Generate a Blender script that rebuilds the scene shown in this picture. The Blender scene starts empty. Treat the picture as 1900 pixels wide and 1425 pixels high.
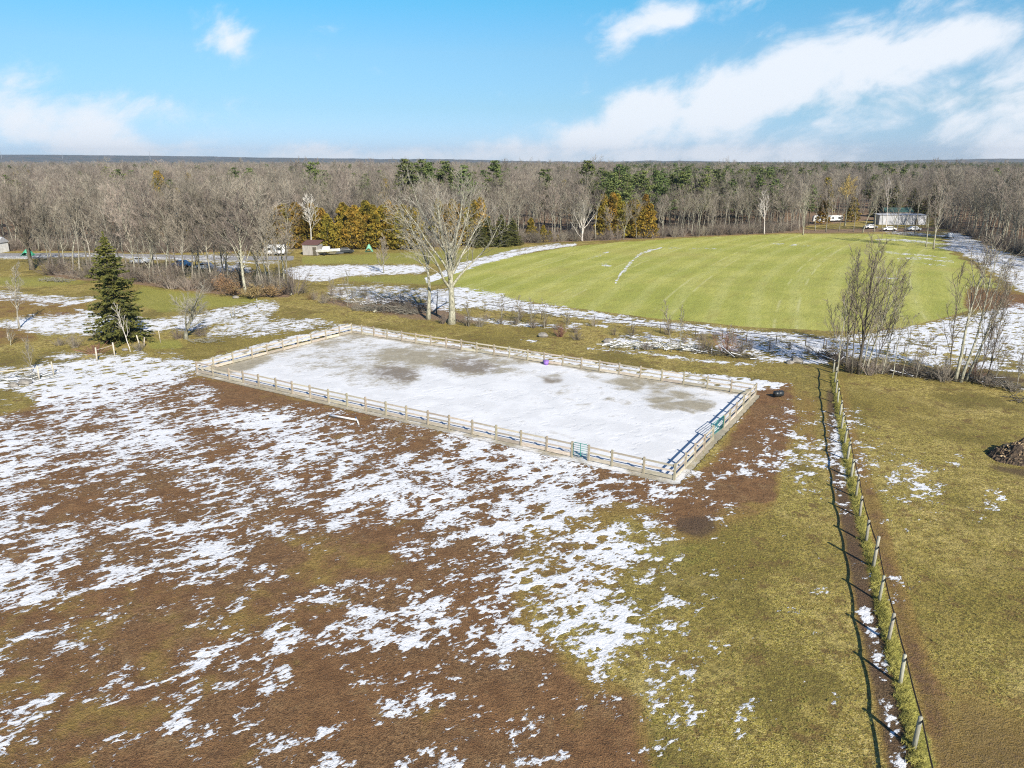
import bpy, math, random
import numpy as np
from mathutils import Vector, Matrix
S = bpy.context.scene
COL = S.collection
R = math.radians

# ------------------------------------------------------------------ camera
H = 23.0            # drone height
F = 1365.0          # focal length in pixels of a 1900 px wide frame
HZ = 294.0
PITCH = math.atan((712.5 - HZ) / F)
cam = bpy.data.cameras.new('camera'); co = bpy.data.objects.new('camera', cam); COL.objects.link(co)
cam.sensor_width = 36; cam.lens = 36 * F / 1900; cam.clip_end = 20000; cam.clip_start = 0.5
co.location = (0, 0, H); co.rotation_euler = (math.pi / 2 - PITCH, 0, 0)
S.camera = co
S.render.resolution_x, S.render.resolution_y = 1024, 768
SUN_EL, SUN_AZ = R(32), R(155)      # azimuth clockwise from +Y
# ------------------------------------------------------------------ world
W = bpy.data.worlds.new('World'); S.world = W; W.use_nodes = True
wt = W.node_tree; wt.nodes.clear()
def wn(t, **k):
    n = wt.nodes.new(t)
    for a, b in k.items(): setattr(n, a, b)
    return n
def wmath(op, a, b=None, c=None, clamp=False):
    n = wn('ShaderNodeMath', operation=op, use_clamp=clamp)
    for i, v in enumerate((a, b, c)):
        if v is None: continue
        if isinstance(v, (int, float)): n.inputs[i].default_value = v
        else: wt.links.new(v, n.inputs[i])
    return n.outputs[0]
sky = wn('ShaderNodeTexSky', sky_type='NISHITA', sun_disc=False)
sky.sun_elevation = SUN_EL; sky.sun_rotation = SUN_AZ
sky.air_density = 1.0; sky.dust_density = 0.1; sky.ozone_density = 2.5
tc = wn('ShaderNodeTexCoord'); sp = wn('ShaderNodeSeparateXYZ'); wt.links.new(tc.outputs['Generated'], sp.inputs[0])
az = wmath('ARCTAN2', sp.outputs[0], sp.outputs[1]); el = wmath('ARCSINE', sp.outputs[2])
cv = wn('ShaderNodeCombineXYZ'); wt.links.new(az, cv.inputs[0]); wt.links.new(el, cv.inputs[1])
def skyang(px, py):
    v = Vector(((px - 950) / F, math.cos(PITCH) + (712.5 - py) / F * math.sin(PITCH), -math.sin(PITCH) + (712.5 - py) / F * math.cos(PITCH))).normalized()
    return math.atan2(v.x, v.y), math.asin(v.z)
def blob(px, py, rx, ry, rot, w):
    a, e = skyang(px, py)
    m = wn('ShaderNodeMapping', vector_type='TEXTURE'); m.inputs['Location'].default_value = (a, e, 0)
    m.inputs['Rotation'].default_value = (0, 0, R(rot)); m.inputs['Scale'].default_value = (rx / F, ry / F, 1)
    wt.links.new(cv.outputs[0], m.inputs[0])
    g = wn('ShaderNodeTexGradient', gradient_type='SPHERICAL'); wt.links.new(m.outputs[0], g.inputs[0])
    return wmath('MULTIPLY', g.outputs['Fac'], w)
acc = None
for b in [(1200, 215, 150, 80, 18, 1.5), (1330, 190, 190, 90, 16, 1.5), (1480, 150, 220, 95, 16, 1.5), (1640, 105, 210, 85, 16, 1.5), (1760, 80, 130, 70, 16, 1.3), (1090, 255, 200, 60, 5, 1.25),
          (960, 278, 200, 45, 0, 1.1), (1400, 240, 420, 80, 8, .62), (1750, 170, 330, 110, 8, .68), (1900, 285, 130, 60, 30, 1.3), (422, 70, 75, 70, -50, 1.0),
          (50, 225, 240, 90, -8, 1.05), (230, 275, 360, 45, -3, .95), (20, 150, 130, 50, 0, .7), (330, 215, 200, 60, 0, .6), (1230, 35, 260, 50, 12, .85), (1150, 75, 120, 60, 40, .8),
          (1620, 30, 260, 40, 10, .65), (1350, 290, 900, 45, 0, .9), (650, 290, 500, 30, 0, .7), (2200, 150, 500, 140, 10, 1.1), (-350, 180, 400, 100, -5, 1.1)]:
    v = blob(*b); acc = v if acc is None else wmath('MAXIMUM', acc, v)
mp = wn('ShaderNodeMapping', vector_type='TEXTURE'); mp.inputs['Rotation'].default_value = (0, 0, R(20)); mp.inputs['Scale'].default_value = (1, .6, 1); wt.links.new(cv.outputs[0], mp.inputs[0])
nz = wn('ShaderNodeTexNoise'); nz.inputs['Scale'].default_value = 10; nz.inputs['Detail'].default_value = 9; nz.inputs['Roughness'].default_value = 0.6; nz.inputs['Distortion'].default_value = .25
wt.links.new(mp.outputs[0], nz.inputs['Vector'])
d1 = wmath('ADD', acc, wmath('MULTIPLY', wmath('SUBTRACT', nz.outputs['Fac'], 0.5), 2.5))
cl = wn('ShaderNodeMapRange', interpolation_type='SMOOTHERSTEP'); cl.inputs['From Min'].default_value = 0.18; cl.inputs['From Max'].default_value = 1.1
wt.links.new(d1, cl.inputs['Value'])
below = wmath('GREATER_THAN', el, -0.005)
cfac = wmath('MULTIPLY', wmath('MULTIPLY', cl.outputs[0], 0.9), below)
mx = wn('ShaderNodeMix', data_type='RGBA'); wt.links.new(cfac, mx.inputs['Factor']); tcol = wn('ShaderNodeValToRGB'); wt.links.new(wmath('MULTIPLY', el, 2.0), tcol.inputs[0])
cr_ = tcol.color_ramp; stops = [(.02, (.347, .494, .884)), (.123, (.346, .501, .689)), (.25, (.40, .60, .711)), (.31, (.35, .64, .759)), (.366, (.29, .68, .784)), (.50, (.34, .56, .72)), (.95, (.42, .56, .70))]
while len(cr_.elements) < len(stops): cr_.elements.new(.5)
for e_, (p_, c_) in zip(cr_.elements, stops): e_.position = p_; e_.color = (*c_, 1)
tmul = wn('ShaderNodeMix', data_type='RGBA', blend_type='MULTIPLY'); tmul.inputs['Factor'].default_value = 1; wt.links.new(sky.outputs[0], tmul.inputs['A']); wt.links.new(tcol.outputs['Color'], tmul.inputs['B'])
wt.links.new(tmul.outputs['Result'], mx.inputs['A']); mx.inputs['B'].default_value = (5.7, 5.95, 6.35, 1)
bg = wn('ShaderNodeBackground'); bg.inputs['Strength'].default_value = 0.115
wt.links.new(mx.outputs['Result'], bg.inputs['Color'])
wo = wn('ShaderNodeOutputWorld'); wt.links.new(bg.outputs[0], wo.inputs['Surface'])
# ------------------------------------------------------------------ sun, exposure
sl = bpy.data.lights.new('sun', 'SUN'); sl.energy = 5.0; sl.angle = R(0.55); sl.color = (1, 0.925, 0.81)
so = bpy.data.objects.new('sun', sl); COL.objects.link(so)
sdir = Vector((math.sin(SUN_AZ) * math.cos(SUN_EL), math.cos(SUN_AZ) * math.cos(SUN_EL), math.sin(SUN_EL)))
so.rotation_euler = sdir.to_track_quat('Z', 'Y').to_euler(); so.location = (0, 0, 60)
S.view_settings.view_transform = 'Standard'; S.view_settings.look = 'None'; S.view_settings.exposure = 0.52; S.view_settings.gamma = 1
try:
    S.cycles.max_bounces = 5; S.cycles.diffuse_bounces = 2; S.cycles.volume_bounces = 0; S.cycles.transparent_max_bounces = 4; S.cycles.use_denoising = False; S.cycles.filter_width = 1.15
except Exception: pass

# ------------------------------------------------------------------ pixel <-> ground (survey of the place)
cp, spn = math.cos(PITCH), math.sin(PITCH)
def G(x, y, h=H):
    """ground point seen at photo pixel x, y"""
    u, v = (x - 950) / F, (712.5 - y) / F
    d = (u, cp + v * spn, -spn + v * cp)
    t = h / -d[2]
    return Vector((d[0] * t, d[1] * t, 0))
def pix(X, Y, Z=0.0):
    dz = Z - H
    depth = Y * cp - dz * spn
    return 950 + F * X / depth, 712.5 - F * (Y * spn + dz * cp) / depth
def HT(x, y, ytop):
    """height of a thing based at pixel y and topped at pixel ytop"""
    g = G(x, y); a = PITCH - math.atan((712.5 - ytop) / F)
    return H - g.y * math.tan(a)

# ------------------------------------------------------------------ materials
def mat(name, col, rough=.8, var=0.0, scale=6.0, col2=None, metal=0.0, objrand=0.0, bump=0.0, spec=.3, stretch=None, detail=5):
    m = bpy.data.materials.new(name); m.use_nodes = True; nt = m.node_tree; bs = nt.nodes['Principled BSDF']
    bs.inputs['Roughness'].default_value = rough; bs.inputs['Metallic'].default_value = metal
    bs.inputs['Specular IOR Level'].default_value = spec
    t = nt.nodes.new('ShaderNodeTexCoord'); n = nt.nodes.new('ShaderNodeTexNoise'); n.inputs['Scale'].default_value = scale; n.inputs['Detail'].default_value = detail
    mpn = nt.nodes.new('ShaderNodeMapping'); nt.links.new(t.outputs['Object'], mpn.inputs[0]); nt.links.new(mpn.outputs[0], n.inputs['Vector'])
    if stretch: mpn.inputs['Scale'].default_value = stretch
    c2 = col2 or tuple(c * (1 - var) for c in col)
    r = nt.nodes.new('ShaderNodeMapRange'); r.inputs['From Min'].default_value = .35; r.inputs['From Max'].default_value = .65; nt.links.new(n.outputs['Fac'], r.inputs['Value'])
    x = nt.nodes.new('ShaderNodeMix'); x.data_type = 'RGBA'; x.inputs['A'].default_value = (*c2, 1); x.inputs['B'].default_value = (*col, 1)
    nt.links.new(r.outputs[0], x.inputs['Factor']); out = x.outputs['Result']
    if objrand:
        oi = nt.nodes.new('ShaderNodeObjectInfo'); mr = nt.nodes.new('ShaderNodeMapRange'); nt.links.new(oi.outputs['Random'], mr.inputs['Value'])
        mr.inputs['To Min'].default_value = 1 - objrand; mr.inputs['To Max'].default_value = 1 + objrand
        h2 = nt.nodes.new('ShaderNodeHueSaturation'); nt.links.new(out, h2.inputs['Color']); nt.links.new(mr.outputs[0], h2.inputs['Value'])
        m2 = nt.nodes.new('ShaderNodeMath'); m2.operation = 'FRACT'; m3 = nt.nodes.new('ShaderNodeMath'); m3.operation = 'MULTIPLY'; m3.inputs[1].default_value = 7.3
        nt.links.new(oi.outputs['Random'], m3.inputs[0]); nt.links.new(m3.outputs[0], m2.inputs[0])
        m4 = nt.nodes.new('ShaderNodeMapRange'); m4.inputs['To Min'].default_value = .492; m4.inputs['To Max'].default_value = .532; nt.links.new(m2.outputs[0], m4.inputs['Value'])
        nt.links.new(m4.outputs[0], h2.inputs['Hue']); out = h2.outputs[0]
    nt.links.new(out, bs.inputs['Base Color'])
    if bump:
        b = nt.nodes.new('ShaderNodeBump'); b.inputs['Strength'].default_value = .6; b.inputs['Distance'].default_value = bump
        nt.links.new(n.outputs['Fac'], b.inputs['Height']); nt.links.new(b.outputs[0], bs.inputs['Normal'])
    return m
M = dict(
    bark=mat('grey_bark', (.37, .345, .275), .9, col2=(.13, .118, .095), scale=3, stretch=(3, 3, .6), objrand=.3, bump=.02),
    twig=mat('bare_twigs', (.30, .252, .205), .9, col2=(.18, .15, .125), scale=.5, objrand=.4),
    bark2=mat('pale_green_bark', (.50, .48, .36), .9, col2=(.17, .165, .12), scale=3.4, stretch=(2, 2, .7), bump=.03),
    twig2=mat('pale_grey_twigs', (.37, .345, .28), .9, col2=(.21, .195, .16), scale=1),
    darkbark=mat('dark_bark', (.16, .135, .10), .9, col2=(.07, .06, .05), scale=3, objrand=.2),
    darktwig=mat('dark_twigs', (.24, .195, .155), .9, col2=(.13, .105, .085), scale=1, objrand=.2),
    birch=mat('white_birch_bark', (.72, .68, .62), .8, col2=(.45, .4, .36), scale=4, objrand=.1),
    redtwig=mat('red_twigs', (.26, .11, .09), .9, col2=(.16, .08, .07), scale=1, objrand=.2),
    brownleaf=mat('dry_brown_leaves', (.34, .21, .11), .9, col2=(.17, .1, .05), scale=1.5, objrand=.2),
    willow=mat('yellow_twigs', (.55, .42, .14), .9, col2=(.42, .31, .12), scale=1),
    spruce=mat('spruce_needles', (.15, .145, .03), .85, col2=(.05, .065, .018), scale=1.6),
    pine=mat('pine_needles', (.17, .19, .055), .85, col2=(.07, .095, .032), scale=.8, objrand=.25),
    cedar=mat('cedar_foliage', (.33, .20, .028), .85, col2=(.12, .105, .02), scale=.9, objrand=.22),
    board=mat('weathered_boards', (.55, .48, .39), .8, col2=(.36, .31, .25), scale=2, stretch=(1, 1, 6), objrand=.24, bump=.004),
    post=mat('fence_post_wood', (.42, .36, .27), .85, col2=(.28, .235, .175), scale=5, stretch=(3, 3, .7), objrand=.12, bump=.006),
    roundpost=mat('grey_round_post', (.43, .41, .34), .85, col2=(.27, .25, .20), scale=6, stretch=(4, 4, .6), objrand=.15, bump=.006),
    darkrail=mat('dark_fence_strap', (.045, .035, .03), .6),
    green=mat('green_painted_steel', (.02, .26, .20), .45, var=.2, spec=.5),
    black=mat('black_plastic', (.022, .028, .032), .42, var=.3, spec=.5),
    purple=mat('purple_plastic', (.30, .17, .52), .5, var=.1),
    white=mat('white_paint', (.78, .78, .76), .6, col2=(.6, .6, .58), scale=1.5),
    glass=mat('dark_glass', (.03, .035, .04), .15, spec=.6),
    tyre=mat('black_rubber', (.02, .02, .02), .8),
    blue=mat('blue_car_paint', (.05, .22, .42), .3, spec=.5),
    silver=mat('silver_car_paint', (.5, .53, .56), .35, spec=.5),
    shedwall=mat('grey_shed_boards', (.40, .38, .34), .85, col2=(.28, .26, .24), scale=1.5, stretch=(6, 6, .5)),
    redroof=mat('brown_red_roof', (.16, .085, .075), .8, var=.3),
    greenroof=mat('dark_green_roof', (.06, .13, .11), .7, var=.3),
    panel=mat('pale_ribbed_panels', (.56, .57, .60), .6, col2=(.30, .31, .33), scale=1.2, stretch=(4, 4, .3)),
    tarp=mat('green_tarp', (.08, .42, .25), .5, var=.3, scale=2, bump=.05),
    tent=mat('pale_green_canvas', (.22, .52, .35), .6, var=.25, scale=2, bump=.03),
    manure=mat('dark_manure', (.12, .085, .055), .95, col2=(.03, .024, .02), scale=5, bump=.08),
    straw=mat('straw', (.52, .40, .24), .9, col2=(.2, .14, .08), scale=3),
    log=mat('grey_log', (.42, .38, .31), .9, col2=(.25, .22, .18), scale=4, bump=.02),
    rock=mat('grey_rock', (.30, .28, .25), .9, col2=(.16, .15, .13), scale=3, bump=.04),
    snowcap=mat('settled_snow', (.86, .88, .92), .7, var=.05, scale=3),
    iron=mat('galvanised_steel', (.4, .42, .45), .5, metal=.3),
)

# ------------------------------------------------------------------ mesh helpers
class MB:
    def __init__(s): s.v = []; s.f = []
    def add(s, vs, fs):
        o = len(s.v); s.v.extend(tuple(p) for p in vs); s.f.extend(tuple(i + o for i in f) for f in fs)
    def box(s, c, size, rz=0.0, taper=1.0, rx=0.0):
        x, y, z = (d / 2 for d in size); Mx = Matrix.Rotation(rz, 3, 'Z') @ Matrix.Rotation(rx, 3, 'X'); c = Vector(c)
        P = [(-x, -y, -z), (x, -y, -z), (x, y, -z), (-x, y, -z), (-x * taper, -y * taper, z), (x * taper, -y * taper, z), (x * taper, y * taper, z), (-x * taper, y * taper, z)]
        s.add([c + Mx @ Vector(p) for p in P], [(3, 2, 1, 0), (4, 5, 6, 7), (0, 1, 5, 4), (1, 2, 6, 5), (2, 3, 7, 6), (3, 0, 4, 7)])
    def tube(s, pts, rad, n=6, cap=True):
        pts = [Vector(p) for p in pts]; rings = []
        up = Vector((0.31, 0.17, 0.93)); base = len(s.v)
        for i, p in enumerate(pts):
            d = (pts[min(i + 1, len(pts) - 1)] - pts[max(i - 1, 0)])
            d = d.normalized() if d.length > 1e-9 else Vector((0, 0, 1))
            a = d.cross(up)
            if a.length < .05: a = d.cross(Vector((1, 0, 0)))
            a.normalize(); b = d.cross(a); r = rad[i] if isinstance(rad, (list, tuple)) else rad
            for k in range(n):
                t = 2 * math.pi * k / n
                s.v.append(tuple(p + (a * math.cos(t) + b * math.sin(t)) * r))
        for i in range(len(pts) - 1):
            for k in range(n):
                q = base + i * n + k; q2 = base + i * n + (k + 1) % n
                s.f.append((q, q2, q2 + n, q + n))
        if cap:
            s.f.append(tuple(base + k for k in reversed(range(n)))); s.f.append(tuple(base + (len(pts) - 1) * n + k for k in range(n)))
    def spike(s, a, b, r):
        a = Vector(a); b = Vector(b); d = (b - a).normalized(); u = d.cross(Vector((.3, .2, .9)))
        if u.length < .05: u = d.cross(Vector((1, 0, 0)))
        u.normalize(); w = d.cross(u); o = len(s.v)
        for k in range(3):
            t = 2.0944 * k; s.v.append(tuple(a + (u * math.cos(t) + w * math.sin(t)) * r))
        s.v.append(tuple(b)); s.f.extend([(o, o + 1, o + 3), (o + 1, o + 2, o + 3), (o + 2, o, o + 3)])
    def leaf(s, c, size, rng, droop=None):
        a = Vector((rng.gauss(0, 1), rng.gauss(0, 1), rng.gauss(0, .7))).normalized() if droop is None else droop
        b = a.cross(Vector((rng.gauss(0, 1), rng.gauss(0, 1), rng.gauss(0, 1)))).normalized()
        c = Vector(c); o = len(s.v)
        s.v.extend([tuple(c - a * size * .5), tuple(c + b * size * .32), tuple(c + a * size * .6), tuple(c - b * size * .32)]); s.f.append((o, o + 1, o + 2, o + 3))
    def mesh(s, name, m, smooth=False):
        me = bpy.data.meshes.new(name); me.from_pydata(s.v, [], s.f); me.materials.append(m)
        if smooth: me.polygons.foreach_set('use_smooth', [True] * len(me.polygons))
        me.update(); return me
    def build(s, name, m, parent=None, smooth=False, bevel=0.0):
        o = bpy.data.objects.new(name, s.mesh(name, m, smooth)); COL.objects.link(o)
        if parent: o.parent = parent
        if bevel:
            b = o.modifiers.new('b', 'BEVEL'); b.width = bevel; b.segments = 2; b.limit_method = 'ANGLE'
        return o
def tag(o, label, cat, group=None, kind=None):
    o['label'] = label
    if cat: o['category'] = cat
    if group: o['group'] = group
    if kind: o['kind'] = kind
    return o
def thing(name, label, cat, loc=(0, 0, 0), rz=0.0, group=None):
    o = bpy.data.objects.new(name, None); COL.objects.link(o); o.location = loc; o.rotation_euler = (0, 0, rz); o.empty_display_size = .5
    return tag(o, label, cat, group)
def child(name, me, parent):
    o = bpy.data.objects.new(name, me); COL.objects.link(o); o.parent = parent; return o

# ------------------------------------------------------------------ ground maps, surveyed from the photograph and baked to world position
IW, IH = 1900, 1425
def fill(poly):
    p = np.array(poly, float); m = np.zeros((IH, IW), np.float32)
    y0, y1 = max(0, int(p[:, 1].min())), min(IH - 1, int(p[:, 1].max()) + 1)
    for y in range(y0, y1 + 1):
        yy = y + .01; xs = []
        for i in range(len(p)):
            (xa, ya), (xb, yb) = p[i], p[(i + 1) % len(p)]
            if (ya <= yy < yb) or (yb <= yy < ya): xs.append(xa + (yy - ya) / (yb - ya) * (xb - xa))
        xs.sort()
        for a, b in zip(xs[::2], xs[1::2]):
            a, b = max(0, int(a)), min(IW, int(b) + 1)
            if b > a: m[y, a:b] = 1
    return m
def blur(m, r):
    r = int(r)
    if r < 1: return m
    for ax in (0, 1):
        for _ in range(2):
            c = np.cumsum(np.pad(m, [(r + 1, r) if k == ax else (0, 0) for k in (0, 1)], mode='edge'), axis=ax, dtype=np.float64)
            n = m.shape[ax]
            hi = np.take(c, range(2 * r + 1, 2 * r + 1 + n), axis=ax); lo = np.take(c, range(0, n), axis=ax)
            m = ((hi - lo) / (2 * r + 1)).astype(np.float32)
    return m
def line(pts, w0, w1=None):
    w1 = w1 or w0; L = []; Rr = []; n = len(pts)
    for i, (x, y) in enumerate(pts):
        (xa, ya), (xb, yb) = pts[max(0, i - 1)], pts[min(n - 1, i + 1)]
        dx, dy = xb - xa, yb - ya; l = math.hypot(dx, dy) or 1; w = (w0 + (w1 - w0) * i / max(1, n - 1)) / 2
        L.append((x - dy / l * w, y + dx / l * w)); Rr.append((x + dy / l * w, y - dx / l * w))
    return L + Rr[::-1]
def put(m, poly, val, soft=3):
    k = blur(fill(poly), soft); m[:] = m * (1 - k) + val * k
TAB = """
54799872000000000000000000000000000000
54667437000010000000000000000100000000
54657955899632455333000000022334000000
86667873356865325756600000003322000000
87465346575675676668877552256445431100
53424524647267676665975465200232133000
52014315653666768667864312210000122030
65837676544362036886466441200000010000
37611078611210243322588631000000000000
87556665533112113277775531310011310000
67541112021234341366665143000110120000
22231124416436757144766732110110010000
55422100237545666667886632110010110000
33222246545033333332043432110001001000
21022343434003133010303373001101010000
45342233331003533201033323111101000100
22110053442122321333210123031101001000
53024104133630026303510120000000000000
22013003011232354123100200000010000000
""".split()
tab = np.array([[int(c) / 10 for c in r[:38].ljust(38, '0')] for r in TAB], np.float32)
def upsample(t, x0, dx, y0, dy):
    ys = np.clip((np.arange(IH) - y0) / dy, 0, t.shape[0] - 1.001); xs = np.clip((np.arange(IW) - x0) / dx, 0, t.shape[1] - 1.001)
    yi, xi = ys.astype(int), xs.astype(int); fy = (ys - yi)[:, None]; fx = (xs - xi)[None]
    return (t[yi][:, xi] * (1 - fy) * (1 - fx) + t[yi + 1][:, xi] * fy * (1 - fx) + t[yi][:, xi + 1] * (1 - fy) * fx + t[yi + 1][:, xi + 1] * fy * fx).astype(np.float32)
snow = upsample(tab, 25, 50, 700, 40)
A_, B_, C_, D_ = (366, 691), (652.6, 617.5), (1401.5, 734), (1251, 890.5)
ymask = (np.clip((690 - np.arange(IH)) / 20, 0, 1))[:, None].astype(np.float32)
snow = np.where(snow < .3, snow * 1.15, snow * .93)
yy_ = np.arange(IH)[:, None]; xx_ = np.arange(IW)[None]
snow = np.where((yy_ > 760) & (xx_ > 950) & (xx_ < 1640), np.maximum(snow, .045), snow)
snow = (snow * (1 - ymask)).astype(np.float32)
Z = lambda: np.zeros((IH, IW), np.float32)
mud, crop, litter, sand, road, green, wet, dark = Z(), Z(), Z(), Z(), Z(), Z(), Z(), Z()
# --- snow outside the paddock
put(snow, [(0, 700), (90, 672), (170, 662), (250, 655), (300, 655), (340, 662), (372, 672), (372, 690), (300, 700), (200, 745), (0, 765)], .78, 6)
put(snow, [(240, 655), (330, 640), (345, 655), (300, 668)], .15, 5)
put(snow, [(0, 720), (60, 735), (70, 760), (0, 770)], .1, 6)
put(snow, [(372, 668), (500, 633), (640, 602), (652, 600), (652, 612), (500, 648), (372, 690)], .88, 2)
put(snow, [(55, 662), (110, 652), (190, 655), (200, 663), (120, 668)], .5, 4)
put(snow, [(0, 596), (60, 585), (160, 580), (280, 592), (350, 585), (430, 568), (480, 560), (520, 560), (520, 568), (440, 590), (360, 612), (280, 615), (240, 625), (180, 622), (70, 618), (0, 606)], .76, 4)
put(snow, [(370, 628), (420, 590), (520, 566), (500, 590), (600, 592), (640, 600), (560, 612), (500, 622), (430, 625)], .62, 4)
put(snow, [(0, 538), (40, 542), (90, 550), (180, 552), (172, 560), (60, 560), (0, 556)], .6, 3)
for q in ([(80, 556), (120, 562)], [(92, 548), (118, 551)], [(60, 563), (90, 566)], [(110, 568), (180, 552)], [(140, 572), (170, 580)]): put(snow, line(q, 4), .95, 1)
put(snow, [(525, 500), (560, 493), (700, 491), (775, 492), (800, 497), (780, 506), (640, 512), (612, 520), (590, 522), (545, 518)], .96, 2)
put(snow, [(620, 530), (700, 526), (800, 535), (800, 556), (700, 560), (600, 552)], .55, 4)
put(snow, [(780, 540), (860, 532), (930, 545), (960, 556), (1060, 572), (1200, 592), (1380, 610), (1540, 626), (1545, 640), (1380, 628), (1200, 606), (1060, 588), (900, 572), (800, 575)], .74, 3)
put(snow, [(860, 585), (980, 598), (1080, 604), (1080, 609), (960, 606), (860, 592)], .6, 2)
put(snow, line([(1060, 600), (1130, 604)], 3), .8, 1); put(snow, line([(960, 630), (1010, 633)], 3), .7, 1)
put(snow, line([(1180, 650), (1240, 660), (1300, 668), (1400, 676)], 5), .8, 2)
put(snow, line([(1090, 645), (1180, 655)], 5), .6, 2)
put(snow, [(1120, 628), (1190, 618), (1300, 628), (1300, 645), (1180, 648), (1120, 642)], .6, 4)
put(snow, [(1330, 620), (1400, 618), (1545, 630), (1545, 668), (1420, 660), (1330, 650)], .66, 4)
put(snow, [(1400, 660), (1530, 664), (1545, 674), (1400, 672)], .75, 3)
put(snow, [(1545, 622), (1620, 616), (1690, 606), (1745, 592), (1800, 584), (1900, 560), (1900, 668), (1800, 660), (1700, 655), (1640, 665), (1545, 665)], .70, 3)
put(snow, [(1640, 655), (1720, 655), (1900, 668), (1900, 695), (1800, 684), (1640, 672)], .55, 4)
put(snow, [(1750, 432), (1790, 432), (1830, 452), (1905, 480), (1905, 548), (1875, 530), (1850, 512), (1810, 485), (1780, 470), (1755, 455)], .76, 2)
put(snow, [(1640, 428), (1700, 430), (1740, 434), (1750, 440), (1680, 436), (1640, 433)], .5, 1)
for q, w in (([(1625, 443), (1700, 447), (1740, 452)], 3.5), ([(1620, 466), (1700, 472), (1760, 478)], 2.5), ([(1660, 478), (1720, 480), (1780, 487)], 2.5), ([(1700, 487), (1760, 492)], 2), ([(1600, 515), (1700, 516)], 1.5), ([(1740, 458), (1770, 465)], 5), ([(1130, 466), (1115, 473), (1090, 480)], 1.5), ([(1115, 491), (1137, 494)], 3), ([(1430, 452), (1510, 455)], 1.6), ([(1340, 462), (1230, 459)], 1.4)):
    put(snow, line(q, w), .72, 1)
put(snow, line([(1228, 459), (1190, 470), (1168, 488), (1150, 510), (1142, 526)], 2.5, 4), .7, 0)
put(snow, line([(1210, 461), (1180, 476), (1164, 496), (1158, 506)], 2.5, 4), .55, 0)
put(snow, line([(1070, 453), (1000, 462), (960, 470), (890, 487), (840, 503), (790, 520)], 4, 12), .93, 1)
put(snow, line([(1040, 452), (960, 463), (900, 478), (850, 492)], 3, 6), .75, 1)
put(snow, line([(0, 478), (150, 474), (400, 484), (520, 487)], 6), .55, 1)
put(snow, [(270, 477), (420, 470), (480, 474), (400, 480)], .5, 2)
put(snow, [(400, 488), (450, 490), (480, 505), (400, 505)], .7, 3)
# --- snow strips outside the far fence and along the right-hand fence ditch
put(snow, [(652, 600), (760, 622), (900, 643), (1050, 663), (1200, 684), (1330, 694), (1400, 703), (1475, 712), (1440, 720), (1405, 722), (1395, 733), (1200, 700), (1000, 668), (800, 638), (652, 617)], .90, 2)
put(snow, [(1543, 800), (1565, 800), (1572, 850), (1548, 850)], .72, 4)
put(snow, [(1550, 915), (1570, 910), (1582, 960), (1565, 960)], .3, 4)
put(snow, line([(1600, 1120), (1622, 1180), (1645, 1250)], 20, 26), .62, 6)
put(snow, line([(1645, 1290), (1660, 1340), (1672, 1425)], 24, 34), .6, 6)
put(snow, line([(1605, 820), (1660, 850), (1680, 880)], 26), .25, 10)
put(snow, line([(1818, 908), (1866, 918)], 12), .75, 4)
# --- arena interior
AR = [A_, B_, C_, D_]
arena = fill(AR)
ar2 = [(377, 689.5), (652.6, 620), (1392, 734), (1250, 884)]
put(snow, ar2, .93, 0)
put(sand, [(360, 694), (652, 614), (1412, 733), (1258, 900), (1240, 896)], 1, 1)
put(snow, [(377, 689), (652, 620), (700, 626), (560, 648), (450, 690), (420, 694)], 0, 3)
put(snow, [(470, 672), (560, 640), (640, 626), (700, 632), (780, 650), (760, 690), (700, 700), (640, 700), (560, 690)], .70, 12)
put(snow, [(560, 655), (640, 640), (760, 650), (720, 690), (620, 690)], .55, 12)
put(snow, [(660, 700), (740, 715), (760, 725), (700, 722), (640, 712)], .6, 6)
put(snow, [(720, 645), (850, 650), (930, 672), (940, 690), (860, 692), (820, 684), (760, 680), (700, 660)], .12, 8)
put(snow, [(672, 685), (720, 680), (785, 686), (775, 705), (755, 716), (730, 706), (690, 700)], .12, 9)
put(snow, [(820, 668), (880, 664), (945, 686), (900, 693), (830, 688)], .1, 9)
put(snow, [(985, 700), (1040, 697), (1078, 705), (1060, 718), (1010, 717)], .35, 7)
put(snow, [(1120, 706), (1180, 708), (1240, 720), (1220, 733), (1150, 722)], .15, 6)
put(snow, [(1170, 738), (1260, 734), (1335, 748), (1300, 760), (1210, 754)], .08, 7)
put(snow, [(1080, 700), (1180, 704), (1300, 726), (1280, 738), (1180, 722)], .3, 8)
put(snow, [(760, 640), (900, 655), (1000, 680), (940, 690), (820, 672)], .35, 9)
put(snow, [(900, 715), (1100, 720), (1200, 745), (1180, 765), (1020, 745), (900, 730)], .84, 10)
put(snow, line([(660, 619), (900, 655), (1180, 700), (1395, 733)], 5), .25, 1)
put(snow, line([(372, 693), (800, 790), (1250, 888)], 5), .35, 1)
put(wet, [(672, 682), (730, 678), (790, 688), (770, 712), (730, 708), (690, 700)], 1, 10)
put(wet, [(815, 665), (880, 662), (948, 686), (900, 694), (820, 690)], 1, 9)
put(wet, [(985, 698), (1040, 697), (1085, 706), (1060, 718), (1010, 716)], .7, 5)
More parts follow.
